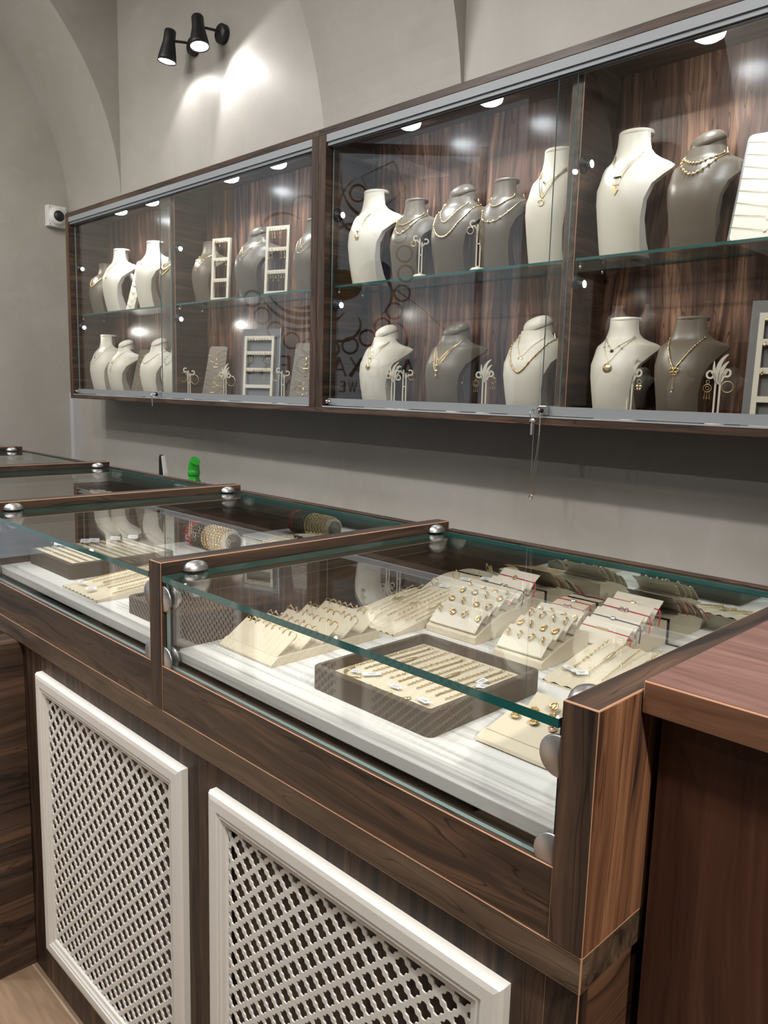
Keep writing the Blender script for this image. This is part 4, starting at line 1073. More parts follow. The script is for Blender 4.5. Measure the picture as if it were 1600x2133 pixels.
def bracelet_mesh(kind, L):
    """chain lying along +y from 0 to L, with lobster clasp at the far end"""
    k = (kind, round(L, 3))
    if k in BR: return copy_tree(BR[k]), k
    m = MB(); n = int(L/.0042)
    if kind == 'link':
        for i in range(n):
            y = i*.0042; m.torus((0, y+.002, .0016), .0019, .0006, 2 if i % 2 else 0, 8, 3)
    elif kind == 'rope':
        m.tube([(.0005*math.sin(i*1.3), i*L/60, .0015+.0004*math.cos(i*1.3)) for i in range(61)], .0013, 5, rf=lambda t: .75+.45*abs(math.sin(t*95)))
    elif kind == 'plate':
        for i in range(n):
            y = i*.0042
            if abs(y-L*.55) > .018: m.torus((0, y+.002, .0016), .0018, .0006, 2 if i % 2 else 0, 8, 3)
        m.ball((0, L*.55, .0022), .0205, 12, sc=(.17, 1, .09))
    elif kind == 'bead':
        m.tube([(0, 0, .0014), (0, L, .0014)], .0007, 4)
        for i in range(int(L/.012)): m.ball((0, .006+i*.012, .0018), .0024, 7)
    o = m.build('chain', GOLD)
    t = bpy.data.objects.new('bracelet', None); COL.objects.link(t); t.empty_display_size = .02
    o.parent = t
    c = MB().torus((0, L+.004, .0016), .0032, .0007, 2, 12, 4, a0=.3, a1=PI*1.8); c.tube([(0, L, .0016), (0, L+.002, .0016)], .001, 5)
    c.build('clasp', GOLD, t)
    BR[k] = t
    return t, k
BUSED = set()
def bracelet(kind, L, M, label, group):
    t, k = bracelet_mesh(kind, L)
    t.matrix_world = M
    tag(t, label, 'bracelet', group)
    return t
def ramp(x0, x1, y0, y1, zf, zb, label, nr, cat='bracelet pad', arch=.3, mat=CREAM, z0=PZ):
    """pad with long ridges along y that rises toward the back"""
    t = empty('bracelet_pad', (0, 0, 0), label, cat, 'cream bracelet pads')
    m = MB(); nx = nr*8; ny = 12
    def Z(u): return z0+zf+(zb-zf)*math.sin(min(1, u)*PI/2)**(1.0+arch)
    vs = []
    for j in range(ny+1):
        for i in range(nx+1):
            r = .0014*math.cos(2*PI*i/8)
            vs.append((x0+(x1-x0)*i/nx, y0+(y1-y0)*j/ny, Z(j/ny)+r))
    w = nx+1
    fs = [(j*w+i, j*w+i+1, (j+1)*w+i+1, (j+1)*w+i) for j in range(ny) for i in range(nx)]
    m.add(vs, fs, 0, True)
    for x in (x0, x1):
        prof = [(y0, z0)]+[(y0+(y1-y0)*j/ny, Z(j/ny)+.0014) for j in range(ny+1)]+[(y1, z0)]
        m.add([(x, p[0], p[1]) for p in prof], [tuple(range(len(prof))) if x == x0 else tuple(range(len(prof)))[::-1]])
    m.box(x0, x1, y0, y0+.001, z0, z0+zf-.0015).box(x0, x1, y1-.001, y1, z0, z0+zb-.0015)
    m.build('ridged_pad', mat, t)
    return t, Z
def surf_M(x, y, y0, y1, Z, lift=.0016, rz=0.0):
    u = (y-y0)/(y1-y0); a = Z(u); b = Z(min(1, u+.25)); ang = math.atan2(b-a, .25*(y1-y0)) if u < .76 else 0
    return Matrix.Translation((x, y, a+lift)) @ Matrix.Rotation(rz, 4, 'Z') @ Matrix.Rotation(ang, 4, 'X')

# ---- rings
RG = {}
def jewel(kind):
    """small rings and earrings; returns a fresh top level object (copies share meshes)"""
    if kind in RG: return copy_tree(RG[kind])
    t = bpy.data.objects.new('ring' if kind[0] == 'r' else 'earring', None); COL.objects.link(t); t.empty_display_size = .01
    m = MB(); st = None; sm = CLEARST
    if kind == 'r_plain': m.torus((0, 0, 0), .0076, .0008, 1, 20, 5)
    elif kind in ('r_red', 'r_clear', 'r_pink', 'r_blue'):
        m.torus((0, 0, 0), .0076, .0008, 1, 20, 5); m.ball((0, 0, .0084), .0024, 8, sc=(1, 1, .6))
        st = MB().ball((0, 0, .0100), .0020, 8, sc=(1, 1, .7)); sm = {'r_red': REDST, 'r_clear': CLEARST, 'r_pink': PINKST, 'r_blue': BLUEST}[kind]
    elif kind == 'r_wide':
        m.torus((0, 0, 0), .0076, .0010, 1, 20, 5)
        for k in range(-3, 4): m.ball((.0078*math.sin(k*.22), 0, .0078*math.cos(k*.22)), .0017, 6)
    elif kind == 'e_hoop':
        m.torus((0, 0, 0), .0062, .0019, 0, 16, 6); m.tube([(0, .003, .0045), (0, .007, .0065)], .0006, 4)
    elif kind == 'e_leaf':
        m.ball((0, 0, 0), .0068, 10, sc=(.75, .4, 1.0)); m.torus((0, -.001, 0), .0055, .0012, 1, 14, 4)
        for k in range(5): m.ball((.0035*math.cos(k*1.26), -.0028, .0045*math.sin(k*1.26)), .0016, 6)
    elif kind == 'e_rose':
        m.ball((0, 0, 0), .0058, 10, sc=(1, .45, 1)); m.torus((0, -.002, .0), .0036, .0011, 1, 12, 4); m.torus((.001, -.0026, .001), .0058, .0011, 1, 14, 4, a0=.5, a1=4.6)
        st = MB().ball((0, -.0035, 0), .0022, 8); sm = PINKST
    elif kind == 'e_knot':
        for k in range(3): m.torus((0, -.001+.001*k, (k-1)*.0028), .0042, .0015, 1, 12, 4)
    m.build('band' if kind[0] == 'r' else 'gold_body', RGOLD if kind == 'e_rose' else GOLD, t)
    if st: st.build('stone', sm, t)
    RG[kind] = t
    return t
def place_jewel(kind, M, label, cat, group):
    t = jewel(kind); t.matrix_world = M; tag(t, label, cat, group); return t

# ---- ring tray with standing flaps, front left of the nearest case
t = empty('ring_stand', (0, 0, 0), 'wide cream ring stand with five leaning flaps at the front left of the nearest case', 'ring stand')
ax0, ax1, ay0, ay1 = -1.135, -.985, .735, .978
m = MB().prism([(ay0, PZ), (ay0, PZ+.004), (ay0+.014, PZ+.014), (ay1, PZ+.014), (ay1, PZ)], 0, ax0, ax1); m.build('stand_base', CREAM, t, bevel=.001)
FL = []
for k in range(5):
    y = ay0+.014+k*.046; dy, dz = .040, .026
    MB().prism([(y, PZ+.0142), (y+.002, PZ+.0142), (y+dy+.002, PZ+.0142+dz), (y+dy, PZ+.0152+dz)], 0, ax0+.004, ax1-.004).build('flap', CREAM, t)
    FL.append((y+dy, PZ+.0150+dz))
seq = ['r_plain', 'r_clear', 'r_plain', 'r_red', 'r_plain', 'r_wide', 'r_pink', 'r_plain', 'r_clear', 'r_red', 'r_wide', 'r_blue']
for k, (y, z) in enumerate(FL):
    for i in range(9):
        kd = seq[(i*5+k*3) % 12]
        x = ax0+.012+(ax1-ax0-.024)*i/8
        M = Matrix.Translation((x, y-.0015, z-.0015)) @ Matrix.Rotation(.25*((i+k) % 3-1), 4, 'Z') @ Matrix.Rotation(-.35, 4, 'X')
        nm = {'r_plain': 'plain gold ring', 'r_clear': 'gold ring with clear stone', 'r_red': 'gold ring with red stone', 'r_wide': 'wide beaded gold ring', 'r_pink': 'gold ring with pink stone', 'r_blue': 'gold ring with blue stone'}[kd]
        place_jewel(kd, M, '%s, %s from left on %s flap of wide ring stand' % (nm, ORD[i], ORD[k]), 'ring', 'rings on the wide ring stand')

# ---- brown velvet tray with gold bracelets
def velvet_tray(x0, x1, y0, y1, h, label, fill=CREAM):
    t = empty('jewellery_tray', (0, 0, 0), label, 'tray', 'brown velvet trays'); wl_ = .009
    def rr(a0, a1, b0, b1, r):
        o = []
        for cx_, cy_, s0 in ((a1-r, b0+r, -90), (a1-r, b1-r, 0), (a0+r, b1-r, 90), (a0+r, b0+r, 180)):
            for k in range(4):
                q = math.radians(s0+30*k); o.append((cx_+r*math.cos(q), cy_+r*math.sin(q)))
        return o
    O = rr(x0, x1, y0, y1, .010); I = rr(x0+wl_, x1-wl_, y0+wl_, y1-wl_, .003); n = len(O)
    O2 = rr(x0+.002, x1-.002, y0+.002, y1-.002, .010)
    vs = [(p[0], p[1], PZ) for p in O]+[(p[0], p[1], PZ+h-.002) for p in O]+[(p[0], p[1], PZ+h) for p in O2]+[(p[0], p[1], PZ+h) for p in I]+[(p[0], p[1], PZ+.004) for p in I]
    fs = [(r*n+i, r*n+(i+1) % n, (r+1)*n+(i+1) % n, (r+1)*n+i) for r in range(4) for i in range(n)]+[tuple(range(n))[::-1], tuple(range(4*n, 5*n))]
    MB().add(vs, fs).build('tray_shell', TRAY, t)
    return t
tr_ = velvet_tray(-.8785, -.6385, .731, .979, .036, 'brown velvet tray of gold bracelets at the front middle of the nearest case')
MB().box(-.869, -.648, .740, .970, PZ+.0045, PZ+.021).build('insert', CREAM, tr_, bevel=.002)
TZ = PZ+.0212
kinds = ['link', 'rope', 'plate', 'link', 'bead', 'rope', 'link', 'plate']
for i in range(12):
    x = -.860+.0182*i
    kd = kinds[i % 8]; L = .150-.004*(i % 3)
    bracelet(kd, L, Matrix.Translation((x, .805, TZ)) @ Matrix.Rotation(-.03+.012*(i % 4), 4, 'Z'), 'gold %s bracelet, %s from left in the brown velvet tray' % ({'link': 'link', 'rope': 'rope', 'plate': 'name plate', 'bead': 'bead'}[kd], ORD[i]), 'bracelets in the brown velvet tray')
def curved(pts, label, r=.0013, stones=None, grp='bracelets in the brown velvet tray'):
    t = empty('bracelet', (0, 0, 0), label, 'bracelet', grp)
    P = []
    n = len(pts)
    for i in range((n-1)*8+1):
        k = min(n-2, i//8); u = (i-k*8)/8
        p0, p1, p2, p3 = [pts[max(0, min(n-1, q))] for q in (k-1, k, k+1, k+2)]
        P.append(tuple(.5*((2*p1[c])+(-p0[c]+p2[c])*u+(2*p0[c]-5*p1[c]+4*p2[c]-p3[c])*u*u+(-p0[c]+3*p1[c]-3*p2[c]+p3[c])*u**3) for c in (0, 1))+(TZ+.0018,))
    MB().tube(P, r, 6, rf=lambda q: .7+.5*abs(math.sin(q*len(P)*1.1))).build('chain', GOLD, t)
    if stones:
        for j, mt in enumerate(stones):
            q = P[int(len(P)*(.15+.6*j/len(stones)))]; MB().ball((q[0], q[1], q[2]+.001), .0034, 8).build('bead', mt, t)
    return t
curved([(-.858, .800), (-.852, .775), (-.835, .765), (-.818, .775)], 'curved gold bracelet end in the front left corner of the brown velvet tray', .0020)
curved([(-.822, .752), (-.800, .758), (-.785, .766)], 'short curved gold chain end in front of the tray bracelets', .0018)
curved([(-.800, .745), (-.778, .747), (-.757, .752), (-.745, .768)], 'gold bracelet with red and blue beads at the front of the brown velvet tray', .0017, (BLUEST, REDST, REDST, BLUEST, BLUEST))
curved([(-.742, .746), (-.722, .757), (-.712, .772)], 'curved gold chain end at the front middle of the brown velvet tray', .0019)
curved([(-.690, .745), (-.672, .752), (-.664, .766)], 'curved gold chain end at the front right of the brown velvet tray', .0019)
tag_label(-.812, .792, TZ+.004, 1.0, .1, 'white price tag at the left of the brown velvet tray', .028, .010)
tag_label(-.836, .782, TZ+.004, .5, .1, 'small white price tag in the left corner of the brown velvet tray', .014, .009)
tag_label(-.752, .782, TZ+.004, .1, .1, 'white price tag in the middle of the brown velvet tray', .018, .009)
tag_label(-.690, .775, TZ+.004, 2.9, .1, 'white price tag printed 501 at the front of the brown velvet tray', .022, .013, '501')
tag_label(-.668, .880, TZ+.004, .5, .1, 'white price tag at the right rim of the brown velvet tray, the nearer of two', .024, .012)
tag_label(-.684, .895, TZ+.004, 1.7, .1, 'white price tag at the right rim of the brown velvet tray, the farther of two', .022, .011)

# ---- ridged bracelet pads
def load_pad(x0, x1, y0, y1, Z, n, L, ys, where, grp, kn=('link', 'plate', 'rope', 'link', 'plate', 'bead')):
    for i in range(n):
        x = x0+(x1-x0)*(i+.5)/n; kd = kn[i % len(kn)]
        M = surf_M(x, y0+ys+(.012*(i % 3)), y0, y1, Z, lift=.0019)
        bracelet(kd, L, M, 'gold %s bracelet, %s from left on %s' % ({'link': 'link', 'rope': 'rope', 'plate': 'plated', 'bead': 'bead'}[kd], ORD[i], where), grp)
pd_, Z = ramp(-1.117, -.972, 1.000, 1.215, .004, .030, 'cream ridged bracelet pad behind the wide ring stand', 9)
load_pad(-1.117, -.972, 1.000, 1.215, Z, 9, .150, .045, 'the pad behind the ring stand', 'bracelets on the pad behind the ring stand')
pd_, Z = ramp(-.662, -.480, 1.020, 1.200, .004, .030, 'cream ridged bracelet pad beside the right side panel', 8)
for i in range(6):
    x = -.655+.175*(i+.5)/6
    kd = ('bead', 'plate', 'link', 'plate', 'rope', 'link')[i]
    bracelet(kd, .120, surf_M(x, 1.062+.008*(i % 2), 1.020, 1.200, Z, .0019), 'gold %s bracelet, %s from left on the pad beside the right side panel' % ({'link': 'link', 'rope': 'rope', 'plate': 'plated', 'bead': 'bead'}[kd], ORD[i]), 'bracelets on the pad beside the right side panel')
tag_label(-.640, 1.062, PZ+.018, -.3, .2, 'white price tag on the pad beside the right side panel, the left of two', .026, .009)
tag_label(-.618, 1.062, PZ+.017, .9, .2, 'white price tag on the pad beside the right side panel, the right of two', .020, .012)

# ---- curved stands with flaps
def curved_stand(x0, x1, y0, d, h, label, flaps=4, grp='cream curved display stands', mat=CREAM, flapmat=IVORY2, fl=.046, block=False, name='earring_stand'):
    t = empty(name, (0, 0, 0), label, 'display stand', grp)
    def H(u): return .012+(h-.012)*math.sin(min(1.0, u*1.18)*PI/2)
    n = 14
    prof = [(y0, PZ)]+[(y0+d*i/n, PZ+H(i/n)) for i in range(n+1)]+[(y0+d, PZ)]
    MB().prism([(p[0], p[1]-.0) for p in prof[::-1]], 0, x0, x1).build('stand_block', mat, t, bevel=.0012)
    R = []
    for k in range(flaps):
        u = .03+.86*k/max(1, flaps); y = y0+d*u; z = PZ+H(u)+.0015
        a = math.radians(37); r = .0065
        pts = []
        for i in range(7):
            q = math.radians(-30)-math.radians(120)*i/6   # rolled lower edge
            pts.append((y+.006+r*math.cos(q-PI/2*0)*1.0, z+r+r*math.sin(q)))
        sx, sz = y+.001, z+r
        top = (sx+fl*math.cos(a), sz+fl*math.sin(a))
        pts.append(((sx+top[0])/2-.0012, (sz+top[1])/2+.0012)); pts.append(top)
        th = .0016; up = [(p[0]-th*math.sin(a)*.6, p[1]+th*.7) for p in pts]
        m = MB(); N = len(pts); vs = []
        for xx in (x0+.004, x1-.004):
            vs += [(xx, p[0], p[1]) for p in pts]+[(xx, p[0], p[1]) for p in up]
        fs = []
        for i in range(N-1):
            fs += [(i, i+1, 2*N+i+1, 2*N+i), (N+i, 3*N+i, 3*N+i+1, N+i+1), (i, N+i, N+i+1, i+1), (2*N+i, 2*N+i+1, 3*N+i+1, 3*N+i)]
        fs += [(N-1, 2*N-1, 4*N-1, 3*N-1), (0, 2*N, 3*N, N)]
        m.add(vs, fs, 0, False); m.build('flap', flapmat, t)
        R.append((sx, sz, a))
    return t, R, H
def on_flap(fr_, x, s, lift=.0045):
    sx, sz, a = fr_
    return Matrix.Translation((x, sx+s*math.cos(a)-lift*math.sin(a), sz+s*math.sin(a)+lift*math.cos(a))) @ Matrix.Rotation(a-PI/2+.0, 4, 'X')
# stand D: hoops in front of the velvet tray's back
def fill_stand(x0, x1, R, nper, kinds_, where, grp, s=.030):
    for k, fr_ in enumerate(R):
        for i in range(nper):
            kd = kinds_[(k*nper+i) % len(kinds_)]
            x = x0+.014+(x1-x0-.028)*i/(nper-1)
            M = on_flap(fr_, x, s+.003*((i*3+k) % 3-1)) @ Matrix.Rotation(.35*((i+2*k) % 3-1), 4, 'Y')
            nm = {'e_hoop': 'gold huggie hoop', 'e_leaf': 'gold leaf earring', 'e_rose': 'rose gold earring', 'e_knot': 'gold knot earring'}[kd]
            place_jewel(kd, M, '%s, %s from left on the %s flap of %s' % (nm, ORD[i], ORD[k], where), 'earring', grp)
st, R, H = curved_stand(-.963, -.846, 1.080, .135, .045, 'cream curved earring stand behind the brown velvet tray, the left of two')
fill_stand(-.963, -.846, R, 4, ['e_hoop', 'e_leaf', 'e_hoop', 'e_knot', 'e_leaf'], 'the left curved stand', 'earrings on the left curved stand')
st, R, H = curved_stand(-.790, -.691, 1.060, .140, .038, 'cream curved earring stand behind the brown velvet tray, the right of two')
fill_stand(-.790, -.691, R, 4, ['e_hoop', 'e_hoop', 'e_hoop', 'e_hoop', 'e_knot', 'e_hoop', 'e_knot', 'e_knot'], 'the right curved stand', 'earrings on the right curved stand')
# thread bracelets on cards
def thread(pts, label, mat, charm, grp='thread bracelets on cream cards'):
    t = empty('thread_bracelet', (0, 0, 0), label, 'bracelet', grp)
    MB().tube(pts, .0012, 5).build('thread', mat, t)
    if charm:
        c = MB(); x, y, z = charm[1]
        if charm[0] == 'ring': c.torus((0, 0, 0), .005, .0011, 2, 16, 5)
        elif charm[0] == 'inf': c.torus((-.005, 0, 0), .0045, .0010, 2, 14, 5).torus((.005, 0, 0), .0045, .0010, 2, 14, 5)
        elif charm[0] == 'heart': c.ball((-.0028, 0, 0), .004, 8, sc=(1, 1, .4)).ball((.0028, 0, 0), .004, 8, sc=(1, 1, .4)).ball((0, -.003, 0), .004, 8, sc=(1, 1, .4))
        elif charm[0] == 'bar': c.box(-.011, .011, -.0016, .0016, -.0008, .0008); [c.ball((-.009+.0045*k, 0, .001), .0014, 6) for k in range(5)]
        elif charm[0] == 'oval': c.ball((0, 0, 0), .0058, 10, sc=(1.1, .8, .4))
        c.build('charm', charm[2] if len(charm) > 2 else GOLD, t, loc=(x, y, z), rot=(.6, 0, 0))
    return t
def card_stand(x0, x1, y0, d, h, label, specs, tail=True, lab='', fl=.050):
    st, R, H = curved_stand(x0, x1, y0, d, h, label, flaps=len(specs), flapmat=CARD, fl=fl)
    for k, (fr_, sp_) in enumerate(zip(R, specs)):
        sx, sz, a = fr_; s = .030; L = .0028
        P = lambda x, s_, l_: (x, sx+s_*math.cos(a)-l_*math.sin(a), sz+s_*math.sin(a)+l_*math.cos(a))
        mt = {'red': RED, 'black': BTHREAD, 'pink': RED}[sp_[0]]
        xm = (x0+x1)/2-.004
        pts = [P(x0+.0035, s, 0), P(x0+.0035, s, L), P(xm, s-.001, L+.0004), P(x1-.0035, s-.003, L), P(x1-.001, s-.004, .0024), P(x1+.005, s-.016, .001), P(x1+.009, s-.034, -.004)]
        pts = pts if tail else pts[:5]
        zc = P(xm, s-.001, L+.0018)
        thread(pts, '%s thread bracelet with %s, %s card from front %s' % (sp_[0], sp_[2], ORD[k], lab), mt, (sp_[1], zc, sp_[3] if len(sp_) > 3 else GOLD))
    return st
card_stand(-.985, -.887, 1.220, .136, .045, 'cream card stand of thread bracelets standing at the mirror behind the left curved stand',
           [('red', 'heart', 'a heart charm', SILV), ('black', 'inf', 'a double ring charm', SILV), ('red', 'ring', 'a round gold charm')], lab='behind left curved stand')
card_stand(-.722, -.622, 1.195, .160, .045, 'cream card stand of thread bracelets nearest the right side panel',
           [('red', 'bar', 'a stone bar'), ('black', 'oval', 'a silver oval', SILV), ('red', 'inf', 'a double ring', SILV), ('red', 'oval', 'a gold oval')], lab='near right side panel')
# block with threads wound round it
st, R, H = curved_stand(-.838, -.768, 1.262, .094, .046, 'small cream block wound with red threads between the two card stands', flaps=0)
for k in range(3):
    y = 1.285+.024*k; z = PZ+H((y-1.262)/.094)+.0008
    thread([(-.8388, y, PZ+.002), (-.8388, y, z), (-.803, y, z+.0006), (-.7672, y, z), (-.7672, y, PZ+.002)], 'red thread bracelet wound round the small block, %s from the front' % ORD[k], RED, (('oval', 'inf', 'heart')[k], (-.805, y, z+.002), SILV), 'thread bracelets on the small block')
thread([(-.765, 1.250, PZ+.0012), (-.755, 1.232, PZ+.0012), (-.742, 1.240, PZ+.0012), (-.728, 1.228, PZ+.0012), (-.722, 1.190, PZ+.0012)], 'loose red thread lying on the white platform beside the wound block', RED, None)
# ring block with tagged rings
st, R, H = curved_stand(-1.128, -1.030, 1.222, .134, .045, 'cream curved block with three tagged rings at the mirror on the left', flaps=0, name='ring_stand')
for k, (x, y) in enumerate(((-1.105, 1.262), (-1.082, 1.305), (-1.050, 1.335))):
    z = PZ+H((y-1.222)/.134)
    place_jewel(('r_wide', 'r_clear', 'r_plain')[k], Matrix.Translation((x, y, z+.0095)) @ Matrix.Rotation(.5, 4, 'Z') @ Matrix.Rotation(-.25, 4, 'X'), 'gold ring with paper tag on the curved block at the mirror, %s from left' % ORD[k], 'ring', 'tagged rings on the curved block')
    tag_label(x+.024, y+.004, z+.004, .25, .25, 'white price tag of the %s ring on the curved block at the mirror' % ORD[k], .024, .012)
# low flat ring stand at the front right
t = empty('earring_stand', (0, 0, 0), 'flat cream earring stand at the front right corner of the nearest case', 'display stand', 'cream curved display stands')
bx0, bx1, by0, by1 = -.597, -.430, .772, .905
MB().prism([(by0, PZ+.001), (by0+.002, PZ+.006), (by0+.016, PZ+.012), (by1, PZ+.010), (by1, PZ+.001)], 0, bx0, bx1).build('stand_base', CREAM, t, bevel=.001)
F0 = (by0+.018, PZ+.0135); F1 = (by1-.045, PZ+.030); F2 = (by1, PZ+.012)
MB().prism([(F0[0], F0[1]-.002), F0, F1, (F1[0]+.004, F1[1]-.003), (F0[0]+.006, F0[1]-.004)], 0, bx0+.004, bx1).build('flap', CREAM, t)
MB().prism([(F1[0]+.010, PZ+.012), (by1-.003, PZ+.034), (by1, PZ+.033), (F1[0]+.016, PZ+.012)], 0, bx0+.004, bx1).build('flap', CREAM, t)
ang = math.atan2(F1[1]-F0[1], F1[0]-F0[0])
fr_ = (F0[0], F0[1], ang)
for r, s in enumerate((.040, .062)):
    for i in range(5 if r == 0 else 4):
        kd = (('e_leaf', 'e_leaf', 'e_rose', 'e_leaf', 'e_rose') if r == 0 else ('e_leaf', 'e_leaf', 'e_rose', 'e_knot'))[i]
        x = bx0+.022+.0285*i+(0 if r == 0 else .014)
        M = on_flap(fr_, x, s, .0035) @ Matrix.Rotation(.3*(i % 3-1), 4, 'Y')
        nm = {'e_leaf': 'gold leaf shaped earring', 'e_rose': 'rose gold earring', 'e_knot': 'gold knot earring'}[kd]
        place_jewel(kd, M, '%s, %s from left in %s row of flat front right stand' % (nm, ORD[i], ('front', 'back')[r]), 'earring', 'earrings on the flat front right stand')
for i in range(4):
    M = Matrix.Translation((bx0+.045+.026*i, by1-.022, PZ+.030)) @ Matrix.Rotation(-.8, 4, 'X')
    place_jewel(('e_leaf', 'e_rose', 'e_rose', 'e_leaf')[i], M, 'gold earring on the rear flap of the flat front right stand, %s from left' % ORD[i], 'earring', 'earrings on the flat front right stand')

# ---- second case
tr2 = velvet_tray(-1.985, -1.743, .735, 1.000, .036, 'brown velvet tray of gold chains at the left of the second case')
m = MB()
for i in range(12): m.box(-1.974, -1.754, .746+.0205*i, .7585+.0205*i, PZ+.0045, PZ+.036)
m.box(-1.975, -1.753, .745, .991, PZ+.0045, PZ+.028)
m.build('insert', CREAM, tr2)
for i in range(11):
    y = .7625+.0205*i
    kd = ('link', 'rope', 'rope', 'link')[i % 4]
    M = Matrix.Translation((-1.965, y, PZ+.0290)) @ Matrix.Rotation(-PI/2, 4, 'Z') @ Matrix.Diagonal((1.6, 1, 1.9, 1))
    bracelet(kd, .195, M, 'gold %s bracelet, %s from the front in the left tray of the second case' % (kd, ORD[i]), 'bracelets in the left tray of the second case')
for k, (x, y) in enumerate(((-1.955, .800), (-1.950, .865), (-1.945, .885), (-1.940, .940), (-1.930, .985))):
    tag_label(x, y, PZ+.045, .9, .7, 'white price tag standing in the left tray of the second case, %s from front' % ORD[k], .026, .012)
pd_, Z = ramp(-1.690, -1.525, .695, .930, .004, .020, 'cream ridged chain pad at the front of the second case', 9, arch=.1)
load_pad(-1.690, -1.525, .695, .930, Z, 7, .165, .040, 'the front pad of the second case', 'chains on the front pad of the second case', ('rope', 'link'))
tag_label(-1.652, .722, PZ+.016, .3, .2, 'white price tag at the left of the front pad in the second case', .024, .010)
tag_label(-1.592, .715, PZ+.014, 1.1, .2, 'white price tag at the front of the front pad in the second case', .022, .011)
tr3 = velvet_tray(-1.425, -1.212, .712, .950, .035, 'empty looking brown velvet tray beside the divider in the second case')
MB().box(-1.415, -1.222, .722, .940, PZ+.0045, PZ+.030).build('insert', TRAY, tr3)
# bangle roll
t = empty('bangle_roll', (0, 0, 0), 'cream bangle roll standing behind the trays of the second case', 'bangle stand')
BY, BZ, BR_ = 1.180, PZ+.0335, .0305
MB().lathe([(0, -1.945), (BR_*.96, -1.945), (BR_*.96, -1.755), (0, -1.755)], (0, BY, BZ), 0, 36).build('roll', CREAM, t)
MB().lathe([(0, .0), (BR_*.78, 0.0), (BR_*.78, .003), (0, .003)], (-1.755, BY, BZ), 0, 32).build('end_cap', GREYL, t)
for i in range(13):
    x = -1.938+.0138*i
    mt = [RED, RED, BLKST, BLKST, BLKST, BLKST, GOLD, GOLD, GOLD, GOLD, GOLD, GOLD, GOLD][i]
    nm = ['red beaded bangle']*2+['black beaded bangle']*4+['gold beaded bangle']*7
    b_ = empty('bangle', (x, BY, BZ), '%s, %s from left on the bangle roll' % (nm[i], ORD[i]), 'bangle', 'bangles on the roll')
    MB().torus((0, 0, 0), BR_+.0002, .0014, 0, 40, 5).build('hoop', GOLD, b_)
    m = MB()
    for k in range(26):
        a = 2*PI*k/26; m.ball((0, (BR_+.002)*math.cos(a), (BR_+.002)*math.sin(a)), .0036, 6)
    m.build('bead', mt, b_)
for q, (x0, x1, y0) in enumerate(((-1.740, -1.600, 1.150), (-1.590, -1.440, 1.150), (-1.430, -1.260, 1.150))):
    pd_, Z = ramp(x0, x1, y0, y0+.195, .006, .036, 'cream bracelet pad at the mirror of the second case, %s from left' % ORD[q], 9)
    load_pad(x0, x1, y0, y0+.195, Z, 8, .130, .030, '%s mirror pad, second case' % ORD[q], 'bracelets on the mirror pads of the second case', ('bead', 'link', 'plate', 'bead'))
tag_label(-1.52, 1.30, PZ+.050, .4, .9, 'white price tag standing on the mirror pads of the second case', .018, .014)
gb = tag(MB().prism([(1.085, PZ), (1.135, PZ), (1.135, PZ+.03), (1.085, PZ+.012)], 0, -1.325, -1.265).build('gift_box', GOLD, bevel=.001), 'small gold coloured box behind the divider in the second case', 'box')

# ---- farther cases: cream flower shaped ring holders and a pad each
for q, (cx_, who) in enumerate(((-2.60, 'third'), (-3.42, 'fourth'))):
    t = empty('ring_stand', (0, 0, 0), 'cream flower shaped ring holder inside the %s case' % who, 'ring stand', 'flower shaped ring holders')
    for j in range(3):
        m = MB(); X = cx_+.05*j; Y = 1.20
        m.lathe([(0, PZ), (.016, PZ), (.016, PZ+.004), (.004, PZ+.01), (.004, PZ+.06), (0, PZ+.06)], (X, Y, 0), 2, 14)
        for k in range(5):
            a = 2*PI*k/5
            m.tube([(X, Y, PZ+.055), (X+.014*math.cos(a), Y+.014*math.sin(a), PZ+.078), (X+.026*math.cos(a), Y+.026*math.sin(a), PZ+.080)], .006, 7, rf=lambda u: .5+1.0*math.sin(PI*min(u*.8+.15, 1)))
        m.build('flower', IVORY2, t)
    pd_, Z = ramp(cx_-.22, cx_-.06, .80, 1.00, .005, .03, 'cream bracelet pad inside the %s case' % who, 8)

# ============================================================ THINGS AROUND
# keychain with star pendants on the lock of the right cabinet
t = empty('keychain', (0, 0, 0), 'silver keys and long chain with star charm hanging from the wall cabinet lock', 'keychain')
m = MB().tube([(-1.247, 1.825, 1.373), (-1.262, 1.815, 1.374)], .0016, 6); m.torus((-1.262, 1.817, 1.362), .010, .0010, 0, 18, 5); m.build('key_ring', SILV, t)
m = MB().lathe([(0, -.0012), (.010, -.0012), (.010, .0012), (0, .0012)], (-1.264, 1.822, 1.342), 1, 16).box(-1.2675, -1.2605, 1.8205, 1.8225, 1.305, 1.336); m.build('key', SILV, t)
m = MB().box(-1.252, -1.244, 1.820, 1.8215, 1.352, 1.376); m.build('key', SILV, t)
m = MB()
m.tube([(-1.256, 1.821, 1.350), (-1.257, 1.821, 1.27), (-1.255, 1.821, 1.165)], .0013, 5, rf=lambda u: .8+.3*abs(math.sin(u*120)))
m.tube([(-1.238, 1.821, 1.366), (-1.239, 1.821, 1.30), (-1.247, 1.821, 1.22), (-1.254, 1.821, 1.16)], .0009, 5)
m.tube([(-1.236, 1.821, 1.366), (-1.237, 1.821, 1.29), (-1.242, 1.821, 1.21), (-1.246, 1.821, 1.155)], .0007, 5)
for k in range(14): m.torus((-1.238, 1.8205, 1.366-.0045*k), .0019, .0006, 1 if k % 2 else 0, 8, 3)
m.build('chain', SILV, t)
st_ = [((.011 if i % 2 == 0 else .0045)*math.sin(PI*i/5), (.011 if i % 2 == 0 else .0045)*math.cos(PI*i/5)) for i in range(10)]
